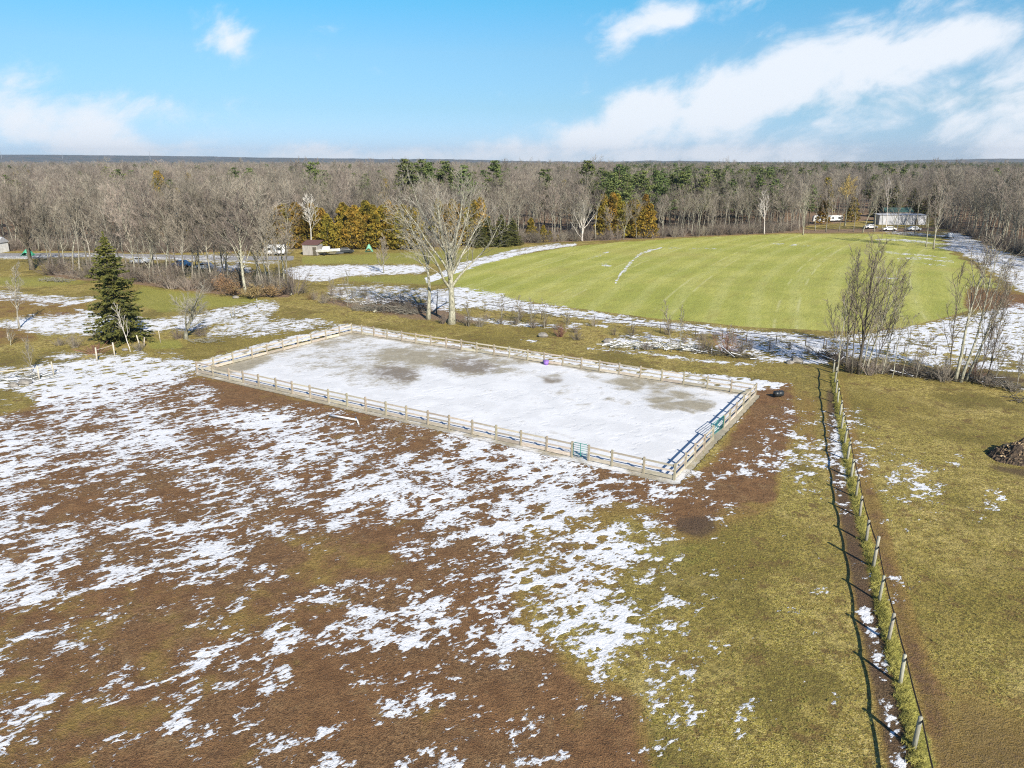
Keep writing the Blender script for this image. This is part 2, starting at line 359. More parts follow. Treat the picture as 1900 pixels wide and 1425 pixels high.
# --- mud
put(mud, [(0, 740), (200, 712), (370, 692), (1250, 893), (1290, 880), (1330, 850), (1400, 735), (1410, 712), (1468, 712), (1485, 780), (1445, 870), (1440, 930), (1390, 950), (1330, 955), (1330, 992), (1240, 990), (1215, 955), (1110, 935), (1010, 955), (950, 1060), (960, 1140), (1060, 1240), (1180, 1290), (1200, 1425), (0, 1425)], .86, 9)
mud[:] = np.where(np.add.outer(np.arange(IH) - 930, 0 * np.arange(IW)) > 0, blur(mud, 26), mud)
put(mud, [(0, 1060), (350, 1080), (520, 1040), (650, 1060), (600, 1180), (420, 1250), (260, 1425), (0, 1425)], .66, 40)
put(mud, [(520, 990), (700, 1010), (760, 1060), (600, 1080)], .5, 15)
put(mud, [(0, 735), (60, 728), (75, 750), (0, 770)], 0, 5)
put(mud, [(960, 960), (1110, 940), (1180, 1040), (1060, 1150), (1000, 1120)], .45, 25)
put(mud, line([(1556, 690), (1568, 760), (1590, 850), (1620, 950), (1655, 1080), (1708, 1250), (1765, 1425)], 8, 56), .62, 12)
put(mud, line([(1538, 740), (1545, 850), (1570, 950), (1600, 1100), (1640, 1280), (1672, 1425)], 14, 50), .6, 9)
put(dark, line([(1556, 690), (1568, 760), (1590, 850), (1620, 950), (1655, 1080), (1708, 1250), (1765, 1425)], 5, 40), .5, 10)
put(dark, line([(1540, 720), (1550, 850), (1572, 950), (1603, 1100), (1642, 1280), (1676, 1425)], 12, 46), .95, 5)
put(dark, [(1255, 958), (1320, 950), (1335, 985), (1300, 1000), (1250, 985)], .8, 6)
put(dark, [(1820, 855), (1900, 868), (1900, 885), (1850, 872)], .8, 4)
put(dark, [(1640, 770), (1740, 770), (1760, 800), (1680, 805)], .3, 14)
put(dark, [(1740, 1230), (1900, 1330), (1900, 1425), (1740, 1425)], .5, 45)
put(mud, [(1720, 1180), (1900, 1300), (1900, 1425), (1740, 1425)], .35, 45)
put(dark, [(1640, 672), (1750, 680), (1900, 700), (1900, 712), (1750, 705), (1600, 690)], .8, 4)
put(mud, [(1800, 532), (1900, 545), (1900, 575), (1850, 580), (1790, 570)], .8, 5)
put(mud, [(0, 545), (170, 560), (150, 590), (0, 590)], .45, 4)
put(mud, [(1480, 715), (1520, 740), (1520, 850), (1480, 830)], .35, 10)
put(mud, [(0, 604), (60, 612), (75, 632), (0, 640)], .5, 4)
# --- crop field and greener grass
put(crop, [(845, 505), (900, 488), (960, 474), (1060, 457), (1150, 449), (1300, 440), (1450, 434), (1640, 434), (1740, 441), (1765, 470), (1805, 492), (1848, 525), (1845, 548), (1800, 575), (1745, 590), (1680, 606), (1560, 614), (1400, 606), (1200, 588), (1060, 570), (900, 548), (845, 532), (825, 515)], 1, 2)
put(green, [(560, 475), (700, 470), (900, 460), (1000, 455), (840, 490), (560, 490)], .9, 3)
put(green, [(640, 512), (780, 508), (840, 512), (820, 530), (640, 522)], .8, 3)
put(green, [(260, 530), (400, 548), (540, 555), (430, 568), (300, 580), (240, 560)], .9, 5)
put(green, [(0, 512), (120, 510), (180, 525), (60, 535), (0, 530)], .7, 4)
put(green, [(1120, 1000), (1300, 990), (1380, 1020), (1300, 1060), (1150, 1050)], .5, 26)
put(green, [(1000, 950), (1110, 945), (1150, 1040), (1080, 1100)], .5, 20)
put(green, [(270, 632), (330, 628), (345, 645), (280, 648)], .9, 4)
put(green, line([(1566, 850), (1610, 1010), (1640, 1120), (1690, 1300), (1725, 1425)], 14, 34), .75, 4)
put(mud, line([(1566, 850), (1610, 1010), (1640, 1120), (1690, 1300), (1725, 1425)], 10, 28), 0, 4)
put(dark, line([(1566, 850), (1610, 1010), (1640, 1120), (1690, 1300), (1725, 1425)], 10, 28), 0, 4)
# --- woods floor, road
EDGE = [(-900, 462), (0, 466), (150, 466), (300, 470), (480, 465), (560, 461), (760, 461), (860, 456), (1000, 450), (1130, 446), (1300, 438), (1480, 431), (1500, 418), (1600, 410), (1738, 404), (1746, 424), (1770, 430), (1830, 452), (1900, 476), (2500, 700)]
put(litter, [(-5, 0)] + [(min(max(x, -5), 1905), y) for x, y in EDGE] + [(1905, 0)], 1, 1)
put(litter, [(90, 500), (250, 505), (420, 525), (540, 535), (540, 552), (400, 545), (230, 525), (90, 515)], .9, 4)
put(litter, [(1480, 425), (1740, 420), (1740, 430), (1480, 434)], .7, 2)
put(litter, [(600, 548), (800, 560), (900, 590), (900, 605), (760, 595), (600, 565)], .6, 5)
put(litter, [(1130, 640), (1400, 650), (1400, 662), (1130, 650)], .5, 4)
put(road, line([(-5, 474), (150, 472), (400, 478), (545, 479)], 8), 1, 1)

xs = np.concatenate([-60 - np.cumsum(np.geomspace(.5, 90, 95))[::-1], np.arange(-60, 60.01, .4), 60 + np.cumsum(np.geomspace(.5, 90, 95))])
ys = np.concatenate([np.arange(-20, 18, 2), np.arange(18, 120, .4), np.arange(120, 320, 1.0), 320 + np.cumsum(np.geomspace(1.2, 160, 60))])
GX, GY = np.meshgrid(xs, ys)
depth = GY * cp + H * spn
depth = np.maximum(depth, 8)
PXx = 950 + F * GX / depth; PXy = 712.5 - F * (GY * spn - H * cp) / depth
def sample(m):
    x = np.clip(PXx, 0, IW - 1.01); y = np.clip(PXy, 0, IH - 1.01); xi, yi = x.astype(int), y.astype(int); fx, fy = x - xi, y - yi
    return m[yi, xi] * (1 - fx) * (1 - fy) + m[yi, xi + 1] * fx * (1 - fy) + m[yi + 1, xi] * (1 - fx) * fy + m[yi + 1, xi + 1] * fx * fy
def probit(p):
    p = np.clip(p, .004, .996); t = np.sqrt(-2 * np.log(np.minimum(p, 1 - p)))
    z = t - (2.515517 + .802853 * t + .010328 * t * t) / (1 + 1.432788 * t + .189269 * t * t + .001308 * t ** 3)
    return np.where(p < .5, -z, z)
rs = np.random.RandomState(4)
def wavy(X, Y, sc, seed):
    r = np.random.RandomState(seed); z = 0 * X
    for _ in range(9):
        a = r.uniform(0, 6.28); k = 2 * np.pi / (sc * r.uniform(.6, 1.7)); z = z + np.sin(k * (X * np.cos(a) + Y * np.sin(a)) + r.uniform(0, 6.28)) / 9
    return z
GZ = .10 * wavy(GX, GY, 9, 1) * np.clip((GY - 10) / 30, 0, 1)
def fall(Y):
    t = np.clip((Y - 450) / 1000, 0, 1); return -8 * t * t * (3 - 2 * t)
GZ += fall(GY)
GZ -= .06
GZ *= 1 - np.clip(sample(arena) * 1.5, 0, 1) * (GY < 110)
GZ = np.where((GY < 110) & (sample(blur(arena, 6)) > .02), np.clip(GZ, -.04, .02), GZ)
nx, ny = len(xs), len(ys)
V = np.stack([GX, GY, GZ], -1).reshape(-1, 3).astype(np.float32)
idx = np.arange(nx * ny).reshape(ny, nx)
Fq = np.stack([idx[:-1, :-1], idx[:-1, 1:], idx[1:, 1:], idx[1:, :-1]], -1).reshape(-1, 4)
gm = bpy.data.meshes.new('ground'); gm.vertices.add(len(V)); gm.vertices.foreach_set('co', V.ravel()); gm.loops.add(Fq.size); gm.loops.foreach_set('vertex_index', Fq.ravel().astype(np.int32))
gm.polygons.add(len(Fq)); gm.polygons.foreach_set('loop_start', np.arange(0, Fq.size, 4, dtype=np.int32)); gm.polygons.foreach_set('loop_total', np.full(len(Fq), 4, np.int32))
gm.polygons.foreach_set('use_smooth', np.ones(len(Fq), bool)); gm.update(calc_edges=True)
ground = bpy.data.objects.new('ground', gm); COL.objects.link(ground); ground['kind'] = 'structure'
ground['label'] = 'muddy paddock and grass with patches of melting snow and green field beyond'
SN = .51 + .125 * probit(sample(snow)); s_ = sample(snow); SN = np.where(s_ < .03, .1, SN); SN = np.where(s_ > .97, .9 + 0 * SN, SN)
for nm, arr in dict(snow=SN, mud=sample(mud), crop=sample(crop), litter=sample(litter), sand=sample(sand), road=sample(road), green=sample(green), wet=sample(wet), dark=sample(dark)).items():
    a = gm.attributes.new(nm, 'FLOAT', 'POINT'); a.data.foreach_set('value', arr.ravel().astype(np.float32))

# ground material
gmat = bpy.data.materials.new('wet_grass_mud_and_snow'); gmat.use_nodes = True; nt = gmat.node_tree; bs = nt.nodes['Principled BSDF']
gm.materials.append(gmat)
def N(t, **k):
    n = nt.nodes.new(t)
    for a, b in k.items(): setattr(n, a, b)
    return n
def mth(op, a, b=None, c=None, clamp=False):
    n = N('ShaderNodeMath', operation=op, use_clamp=clamp)
    for i, v in enumerate((a, b, c)):
        if v is None: continue
        if isinstance(v, (int, float)): n.inputs[i].default_value = v
        else: nt.links.new(v, n.inputs[i])
    return n.outputs[0]
def att(nm): return N('ShaderNodeAttribute', attribute_name=nm).outputs['Fac']
geo = N('ShaderNodeNewGeometry').outputs['Position']
def noise(scale, detail=5, rough=.55, rot=0, sc=(1, 1, 1), dist=0, off=(0, 0, 0)):
    m = N('ShaderNodeMapping', vector_type='TEXTURE'); m.inputs['Rotation'].default_value = (0, 0, R(rot)); m.inputs['Scale'].default_value = tuple(1 / q for q in sc); m.inputs['Location'].default_value = off
    nt.links.new(geo, m.inputs[0]); n = N('ShaderNodeTexNoise'); n.inputs['Scale'].default_value = scale; n.inputs['Detail'].default_value = detail; n.inputs['Roughness'].default_value = rough; n.inputs['Distortion'].default_value = dist
    nt.links.new(m.outputs[0], n.inputs['Vector']); return n.outputs['Fac']
def ramp(v, a, b, lo=0., hi=1.):
    r = N('ShaderNodeMapRange', interpolation_type='SMOOTHSTEP'); r.inputs['From Min'].default_value = a; r.inputs['From Max'].default_value = b; r.inputs['To Min'].default_value = lo; r.inputs['To Max'].default_value = hi
    nt.links.new(v, r.inputs['Value']); return r.outputs[0]
def mix(f, a, b):
    n = N('ShaderNodeMix', data_type='RGBA')
    for s, v in (('Factor', f), ('A', a), ('B', b)):
        if isinstance(v, tuple): n.inputs[s].default_value = (*v, 1)
        elif isinstance(v, (int, float)): n.inputs[s].default_value = v
        else: nt.links.new(v, n.inputs[s])
    return n.outputs['Result']
nA = noise(.16, 6, .6); nB = noise(1.1, 6, .65, off=(7, 3, 0)); nC = noise(5.5, 5, .7, off=(2, 9, 0)); nD = noise(.45, 7, .62, off=(31, 5, 0)); nE = noise(17, 3, .6)
# grass
g1 = mix(ramp(nB, .38, .62), (.29, .225, .04), (.55, .44, .125))
g1 = mix(ramp(nA, .40, .62), g1, mix(ramp(nC, .4, .6), (.23, .195, .032), (.45, .37, .075)))
g1 = mix(ramp(nD, .56, .72), g1, (.25, .155, .045))
g1 = mix(mth('MULTIPLY', ramp(nC, .52, .40), .55), g1, (.15, .10, .022))
g1 = mix(mth('MULTIPLY', ramp(nE, .54, .64), .6), g1, (.80, .66, .34))
g1 = mix(mth('MULTIPLY', ramp(nE, .47, .37), .6), g1, (.09, .065, .02))
g1 = mix(mth('MULTIPLY', ramp(noise(.11, 6, .62, off=(51, 8, 0)), .49, .60), .75), g1, mix(nC, (.10, .085, .02), (.23, .18, .04)))
g1 = mix(mth('MULTIPLY', ramp(noise(.2, 6, .6, off=(12, 70, 0)), .55, .70), .55), g1, mix(nC, (.48, .36, .11), (.72, .60, .26)))
vg = N('ShaderNodeTexVoronoi'); vg.inputs['Scale'].default_value = 3.2; nt.links.new(geo, vg.inputs['Vector'])
g1 = mix(mth('MULTIPLY', ramp(vg.outputs['Distance'], .45, .75), .45), g1, (.12, .09, .025))
g1 = mix(mth('MULTIPLY', ramp(noise(.045, 5, .6, off=(3, 17, 0)), .46, .57), .65), g1, mix(ramp(nC, .4, .6), (.14, .115, .026), (.30, .23, .05)))
g1 = mix(mth('MULTIPLY', ramp(noise(.6, 6, .7, off=(23, 1, 0)), .54, .64), .8), g1, mix(nE, (.10, .065, .02), (.24, .155, .055)))
# greener grass
gg = mix(ramp(nC, .4, .62), (.21, .225, .04), (.38, .36, .08))
g1 = mix(mth('MULTIPLY', ramp(mth('ADD', att('green'), mth('MULTIPLY', mth('SUBTRACT', nB, .5), .9)), .3, .75), .8), g1, gg)
# crop
wv = N('ShaderNodeTexWave', wave_type='RINGS', rings_direction='Z', wave_profile='SIN'); mpw = N('ShaderNodeMapping'); mpw.inputs['Location'].default_value = (-430, 30, 0); nt.links.new(geo, mpw.inputs[0]); nt.links.new(mpw.outputs[0], wv.inputs['Vector'])
wv.inputs['Scale'].default_value = .05; wv.inputs['Distortion'].default_value = 2.2; wv.inputs['Detail'].default_value = 3; wv.inputs['Detail Scale'].default_value = .5
cr = mix(ramp(noise(.06, 5, .6), .38, .62), (.36, .38, .075), (.46, .455, .11))
cr = mix(mth('MULTIPLY', ramp(wv.outputs['Fac'], .6, .98), .22), cr, (.58, .57, .24))
cr = mix(mth('MULTIPLY', ramp(wv.outputs['Fac'], .3, .0), .20), cr, (.27, .29, .055))
cr = mix(mth('MULTIPLY', ramp(noise(1.6, 4, .6, rot=60, sc=(.25, 1, 1)), .45, .68), .35), cr, (.26, .27, .045))
wv2 = N('ShaderNodeTexWave', wave_type='RINGS', rings_direction='Z', wave_profile='SIN'); nt.links.new(mpw.outputs[0], wv2.inputs['Vector']); wv2.inputs['Scale'].default_value = .017; wv2.inputs['Distortion'].default_value = 3.5; wv2.inputs['Detail'].default_value = 2; wv2.inputs['Detail Scale'].default_value = .12
pair = mth('ABSOLUTE', mth('SUBTRACT', wv2.outputs['Fac'], .93)); brk = ramp(noise(.09, 4, .6, off=(2, 2, 0)), .42, .58)
cr = mix(mth('MULTIPLY', mth('MULTIPLY', ramp(pair, .035, .0), brk), .5), cr, (.62, .60, .30))
cr = mix(mth('MULTIPLY', ramp(pair, .10, .04), .0), cr, (.2, .2, .05))
cr = mix(mth('MULTIPLY', ramp(noise(.35, 6, .65, rot=62, sc=(.3, 1, 1), off=(5, 0, 0)), .52, .68), .4), cr, (.30, .27, .06))
cr = mix(mth('MULTIPLY', ramp(noise(.03, 4, .6, off=(9, 0, 0)), .5, .68), .6), cr, (.42, .38, .11))
g1 = mix(ramp(mth('ADD', att('crop'), mth('MULTIPLY', mth('SUBTRACT', nB, .5), .5)), .42, .58), g1, cr)
# mud
dead = mix(ramp(nC, .38, .62), (.19, .12, .03), (.36, .24, .07)); dead = mix(mth('MULTIPLY', ramp(nE, .55, .68), .4), dead, (.48, .37, .15)); dead = mix(mth('MULTIPLY', ramp(nE, .46, .36), .5), dead, (.09, .06, .02))
g1 = mix(mth('MULTIPLY', ramp(att('mud'), .1, .4), .9), g1, dead)
md = mix(ramp(nB, .35, .65), (.17, .086, .036), (.27, .145, .062))
md = mix(ramp(nA, .42, .6), md, mix(ramp(nC, .4, .62), (.15, .082, .036), (.30, .175, .080)))
md = mix(mth('MULTIPLY', ramp(nE, .48, .38), .75), md, (.05, .028, .013))
md = mix(mth('MULTIPLY', ramp(noise(.7, 6, .7, off=(3, 33, 0)), .56, .68), .6), md, (.10, .055, .028))
md = mix(mth('MULTIPLY', ramp(noise(.5, 6, .7, off=(43, 3, 0)), .56, .70), .5), md, (.36, .25, .12))
md = mix(mth('MULTIPLY', ramp(nE, .56, .68), .35), md, (.40, .28, .13))
g1 = mix(ramp(mth('ADD', att('mud'), mth('ADD', mth('MULTIPLY', mth('SUBTRACT', nD, .5), 1.5), mth('MULTIPLY', mth('SUBTRACT', nC, .5), .5))), .36, .74), g1, md)
g1 = mix(mth('MULTIPLY', ramp(mth('ADD', att('dark'), mth('MULTIPLY', mth('SUBTRACT', nC, .5), 1.2)), .25, .8), .85), g1, mix(ramp(nE, .4, .6), (.05, .03, .018), (.15, .10, .06)))
# litter
lt = mix(ramp(nC, .4, .6), (.16, .105, .06), (.32, .22, .14))
g1 = mix(ramp(mth('ADD', att('litter'), mth('MULTIPLY', mth('SUBTRACT', nB, .5), .6)), .4, .6), g1, lt)
# arena sand
sd = mix(ramp(nB, .35, .65), (.30, .27, .20), (.38, .345, .26)); wet_ = att('wet')
sd = mix(ramp(mth('ADD', wet_, mth('MULTIPLY', mth('SUBTRACT', nB, .5), .5)), .3, .8), sd, (.24, .20, .15))
sdm = ramp(mth('ADD', att('sand'), mth('MULTIPLY', mth('SUBTRACT', nC, .5), .4)), .4, .6)
g1 = mix(sdm, g1, sd)
rd = mix(ramp(nB, .4, .6), (.34, .33, .32), (.27, .265, .26)); g1 = mix(ramp(att('road'), .4, .6), g1, rd)
# snow mask
gx = N('ShaderNodeSeparateXYZ'); nt.links.new(geo, gx.inputs[0])
leftness = ramp(mth('SUBTRACT', gx.outputs[0], mth('MULTIPLY', gx.outputs[1], -.05)), -14, 0, 1, 0)
s1 = noise(1.3, 8, .68, rot=36, sc=(.60, 1.1, 1), dist=.35); s2 = noise(.9, 7, .64, rot=20, sc=(.85, 1.1, 1), off=(5, 5, 0), dist=.25)
sn = mth('ADD', mth('MULTIPLY', s1, leftness), mth('MULTIPLY', s2, mth('SUBTRACT', 1, leftness)))
sfine = noise(4.2, 4, .62, rot=34, sc=(.62, 1.1, 1), off=(3, 1, 0), dist=.3)
slow = noise(.45, 4, .55, rot=34, sc=(.75, 1.1, 1), off=(13, 4, 0), dist=.3)
nrm = mth('ADD', mth('ADD', mth('MULTIPLY', sn, .72), mth('MULTIPLY', slow, .5)), mth('ADD', -.11, mth('MULTIPLY', mth('SUBTRACT', sfine, .5), .55)))
diff = mth('SUBTRACT', att('snow'), nrm)
vor = N('ShaderNodeTexVoronoi'); vor.inputs['Scale'].default_value = 1.15; mv = N('ShaderNodeMapping', vector_type='TEXTURE'); mv.inputs['Rotation'].default_value = (0, 0, R(32)); mv.inputs['Scale'].default_value = (1.5, .85, 1); nt.links.new(geo, mv.inputs[0])
vadd = N('ShaderNodeVectorMath', operation='ADD'); nt.links.new(mv.outputs[0], vadd.inputs[0]); vn = N('ShaderNodeTexNoise'); vn.inputs['Scale'].default_value = 3; nt.links.new(geo, vn.inputs['Vector'])
vs = N('ShaderNodeVectorMath', operation='SCALE'); vs.inputs['Scale'].default_value = .45; nt.links.new(vn.outputs['Color'], vs.inputs[0]); nt.links.new(vs.outputs[0], vadd.inputs[1]); nt.links.new(vadd.outputs[0], vor.inputs['Vector'])
vc = N('ShaderNodeSeparateColor'); nt.links.new(vor.outputs['Color'], vc.inputs[0])
hr = ramp(vc.outputs[0], .1, 1, .04, .42)
hole = mth('SUBTRACT', vor.outputs['Distance'], hr)          # <0 inside a hole
inar = mth('GREATER_THAN', att('snow'), .80)
hole = mth('ADD', hole, inar)
dd = mth('MINIMUM', diff, mth('MULTIPLY', hole, .5))
smask = ramp(dd, -.004, .012)
# soft thin snow over the sand
aso = noise(.32, 6, .58, off=(8, 2, 0), dist=.4)
spk = ramp(gx.outputs[0], -2, 4, .55, .12)
dA = mth('SUBTRACT', att('snow'), mth('ADD', mth('MULTIPLY', aso, mth('SUBTRACT', 1, spk)), mth('MULTIPLY', nrm, spk)))
soft = ramp(dA, -.09, .12); smask = mth('ADD', mth('MULTIPLY', smask, mth('SUBTRACT', 1, sdm)), mth('MULTIPLY', soft, sdm))
scol = mix(ramp(nC, .35, .65), (.70, .72, .74), (.78, .79, .80))
scol = mix(mth('MULTIPLY', ramp(noise(.9, 6, .6, rot=37, sc=(.4, 1, 1)), .55, .75), .35), scol, (.56, .585, .62))
scol = mix(mth('MULTIPLY', sdm, .6), scol, mix(ramp(aso, .4, .62), (.60, .61, .615), (.74, .75, .76)))
g1 = mix(smask, g1, scol)
nt.links.new(g1, bs.inputs['Base Color'])
rg = mth('SUBTRACT', .88, mth('MULTIPLY', mth('MULTIPLY', wet_, mth('SUBTRACT', 1, smask)), .45)); nt.links.new(rg, bs.inputs['Roughness'])
bs.inputs['Specular IOR Level'].default_value = .3
hgt = mth('ADD', mth('MULTIPLY', ramp(dd, -.02, .05), .07), mth('MULTIPLY', mth('ADD', mth('MULTIPLY', nC, .13), mth('MULTIPLY', nE, .09)), mth('SUBTRACT', 1, mth('MULTIPLY', smask, .75))))
rgh = mth('SUBTRACT', 1, mth('MULTIPLY', sdm, .75)); hgt = mth('ADD', mth('MULTIPLY', hgt, rgh), mth('MULTIPLY', mth('MULTIPLY', nB, .12), rgh)); hgt = mth('ADD', hgt, mth('MULTIPLY', mth('MULTIPLY', sfine, .05), rgh))
flat = mth('SUBTRACT', 1, mth('MULTIPLY', wet_, .97))
bp = N('ShaderNodeBump'); bp.inputs['Distance'].default_value = 1.0; nt.links.new(mth('MULTIPLY', flat, .9), bp.inputs['Strength']); nt.links.new(hgt, bp.inputs['Height']); nt.links.new(bp.outputs[0], bs.inputs['Normal'])

exec_trees = True
# ------------------------------------------------------------------ trees
def bare(seed, h, r0, first=.35, spread=.5, n1=14, n2=7, n3=8, n4=0, up=.35, limb=.42, twr=.018, fork=False, lean=(0, 0), wob=.05, thick=1.0):
    """returns (trunk MB, crown MB) of a leafless tree"""
    rng = random.Random(seed); T, C = MB(), MB()
    def path(p, d, L, n, r, bend, upw, r_end):
        pts = [p.copy()]; rad = [r]; d = d.copy()
        for i in range(n):
            d = (d + Vector((rng.gauss(0, bend), rng.gauss(0, bend), rng.gauss(0, bend * .6) + upw))).normalized()
            p = p + d * (L / n); pts.append(p.copy()); rad.append(r + (r_end - r) * ((i + 1) / n) ** .8)
        return pts, rad
    def at(pts, rad, t):
        k = min(int(t * (len(pts) - 1)), len(pts) - 2); f = t * (len(pts) - 1) - k
        return pts[k].lerp(pts[k + 1], f), (pts[k + 1] - pts[k]).normalized(), rad[k] * (1 - f) + rad[k + 1] * f
    def side(d, ang, phi):
        a = d.cross(Vector((.13, .21, .97)));  a = a.normalized() if a.length > .05 else Vector((1, 0, 0)); b = d.cross(a)
        return (d * math.cos(ang) + (a * math.cos(phi) + b * math.sin(phi)) * math.sin(ang)).normalized()
    tp, tr = path(Vector((0, 0, -.15)), Vector((lean[0], lean[1], 1)).normalized(), h * (.62 if fork else .93), 9, r0, wob, .02, r0 * (.45 if fork else .12))
    tr[0] = r0 * 1.35; T.tube(tp, tr, 7)
    phi = rng.uniform(0, 6.28)
    for i in range(n1):
        t = first + (1 - first) * ((i + rng.uniform(.2, .8)) / n1) * .98; phi += 2.4 + rng.gauss(0, .3)
        p, d, r = at(tp, tr, min(t, .995)); L = h * limb * (1.0 - .55 * (t - first) / (1 - first) if not fork else 1.0) * rng.uniform(.7, 1.15)
        ang = spread * rng.uniform(.75, 1.25) * (1 if not fork else rng.uniform(.5, 1.1))
        q, qr = path(p, side(d, ang, phi), L, 6, min(r * .62, r0 * .42), .13, up * .22, .02 * thick)
        T.tube(q, qr, 5, False)
        for j in range(n2):
            t2 = .22 + .78 * (j + rng.random()) / n2; p2, d2, r2 = at(q, qr, min(t2, .99))
            L2 = L * rng.uniform(.28, .5) * (1.2 - .6 * t2)
            w, wr = path(p2, side(d2, rng.uniform(.45, .95), rng.uniform(0, 6.28)), L2, 3, max(r2 * .5, .02 * thick), .16, up * .25, .012 * thick)
            C.tube(w, wr, 3, False)
            for k in range(n3):
                t3 = .15 + .85 * (k + rng.random()) / n3; p3, d3, r3 = at(w, wr, min(t3, .99))
                L3 = L2 * rng.uniform(.3, .6); dd3 = side(d3, rng.uniform(.35, .9), rng.uniform(0, 6.28)); dd3 = (dd3 + Vector((0, 0, up * .5))).normalized()
                e = p3 + dd3 * L3; C.spike(p3, e, twr)
                for m_ in range(n4):
                    p4 = p3.lerp(e, rng.uniform(.2, .8)); C.spike(p4, p4 + (side(dd3, rng.uniform(.4, .9), rng.uniform(0, 6.28))) * L3 * .55, twr * .8)
    return T, C
def put_tree(name, label, cat, meshes, loc, rz=0, sc=(1, 1, 1), group=None, parts=('trunk', 'crown')):
    o = thing(name, label, cat, loc, rz, group); o.scale = sc
    for nm, me in zip(parts, meshes): child(nm, me, o)
    return o
def meshes(tc_, tm, cm, smooth=False): return tc_[0].mesh('trunk', tm, True), tc_[1].mesh('crown', cm)

# --- forest varieties, 16 m tall when built
FV = []
for i in range(8):
    p = [dict(first=.42, spread=.55, up=.55), dict(first=.30, spread=.72, up=.35, limb=.46), dict(first=.5, spread=.5, up=.6), dict(first=.25, spread=.6, up=.45),
         dict(first=.38, spread=.8, up=.3, limb=.5), dict(first=.45, spread=.45, up=.7), dict(first=.33, spread=.65, up=.45), dict(first=.2, spread=.5, up=.6)][i]
    FV.append(meshes(bare(100 + i, 16, .17, n1=14, n2=7, n3=7, n4=1, twr=.019, wob=.06, thick=1.3, **p), M['bark'], M['twig']))
def pine_mb(seed, h=20, style='pine'):
    rng = random.Random(seed); T, C = MB(), MB()
    T.tube([(0, 0, -.1), (.1, 0, h * .5), (0, .1, h)], [h * .013, h * .009, .03], 6)
    if style == 'pine':
        z = h * .34
        while z < h * .99:
            f = (z - h * .34) / (h * .66); L = h * .24 * (1 - f) ** .6 * rng.uniform(.6, 1.15) + .5
            for k in range(rng.randint(3, 5)):
                a = rng.uniform(0, 6.28); l = L * rng.uniform(.6, 1.1); e = Vector((math.cos(a) * l, math.sin(a) * l, z + l * .22))
                T.tube([(0, 0, z), e], [.06, .02], 3, False)
                for q in range(int(26 + 10 * l)):
                    t = rng.uniform(.35, 1.1); c = Vector((0, 0, z)).lerp(e, t) + Vector((rng.gauss(0, .34), rng.gauss(0, .34), rng.gauss(0, .2) + .12)); C.leaf(c, rng.uniform(.35, .7), rng)
            z += h * rng.uniform(.028, .055)
    elif style == 'cedar':
        n = 2600
        for q in range(n):
            t = rng.random() ** .8; z = h * (.04 + .96 * t); lob = 1 + .3 * math.sin(z * 2.1 + seed) * math.sin(z * .9 + seed * 3)
            rr = h * .17 * (1 - t) ** .6 * lob * (.55 + .45 * rng.random() ** .4) + .12; a = rng.uniform(0, 6.28); rr *= 1 + .34 * math.sin(3 * a + z * 1.3 + seed) * math.sin(a * 2 - z * 2.3)
            C.leaf((math.cos(a) * rr, math.sin(a) * rr, z), rng.uniform(.25, .6), rng, Vector((math.cos(a) * .5 + rng.gauss(0, .4), math.sin(a) * .5 + rng.gauss(0, .4), 1)).normalized())
    else:  # spruce
        z = h * .03
        while z < h * .985:
            f = z / h; L = h * .315 * (1 - f) ** .8 * (1.0 if f > .12 else .85) + .12
            for k in range(rng.randint(8, 11)):
                a = rng.uniform(0, 6.28); l = L * rng.uniform(.5, 1.2) * (1 + .13 * math.sin(a * 2 + z * .7 + seed)); dz = -.18 * l + .25 * (f - .3) * l
                p0 = Vector((0, 0, z)); e = Vector((math.cos(a) * l, math.sin(a) * l, z + dz)); mid = p0.lerp(e, .6) + Vector((0, 0, -.06 * l))
                T.tube([p0, mid, e], [.035, .025, .01], 3, False); sd_ = Vector((-math.sin(a), math.cos(a), 0))
                for q in range(int(9 + l * 17)):
                    t = rng.uniform(.18, 1.05); w = (1.05 - t) * l * .33 + .08; off = rng.uniform(-w, w)
                    c = (p0.lerp(mid, t / .6) if t < .6 else mid.lerp(e, (t - .6) / .4)) + sd_ * off + Vector((0, 0, rng.gauss(0, .05) - abs(off) * .25))
                    C.leaf(c, rng.uniform(.2, .42), rng, (Vector((math.cos(a), math.sin(a), -.35 + rng.gauss(0, .25))) + sd_ * (1.1 if off > 0 else -1.1) * rng.uniform(.2, 1)).normalized())
            z += .34 if h < 16 else h * .025
        for q in range(40): C.leaf((rng.gauss(0, .06), rng.gauss(0, .06), h * rng.uniform(.95, 1.02)), .25, rng, Vector((rng.gauss(0, .3), rng.gauss(0, .3), 1)).normalized())
    return T, C
PV = [meshes(pine_mb(200 + i, 20, 'pine'), M['darkbark'], M['pine']) for i in range(3)]
CV = [meshes(pine_mb(300 + i, 10, 'cedar'), M['darkbark'], M['cedar']) for i in range(3)]
SV = [meshes(pine_mb(400 + i, 14, 'spruce'), M['darkbark'], M['spruce']) for i in range(2)]

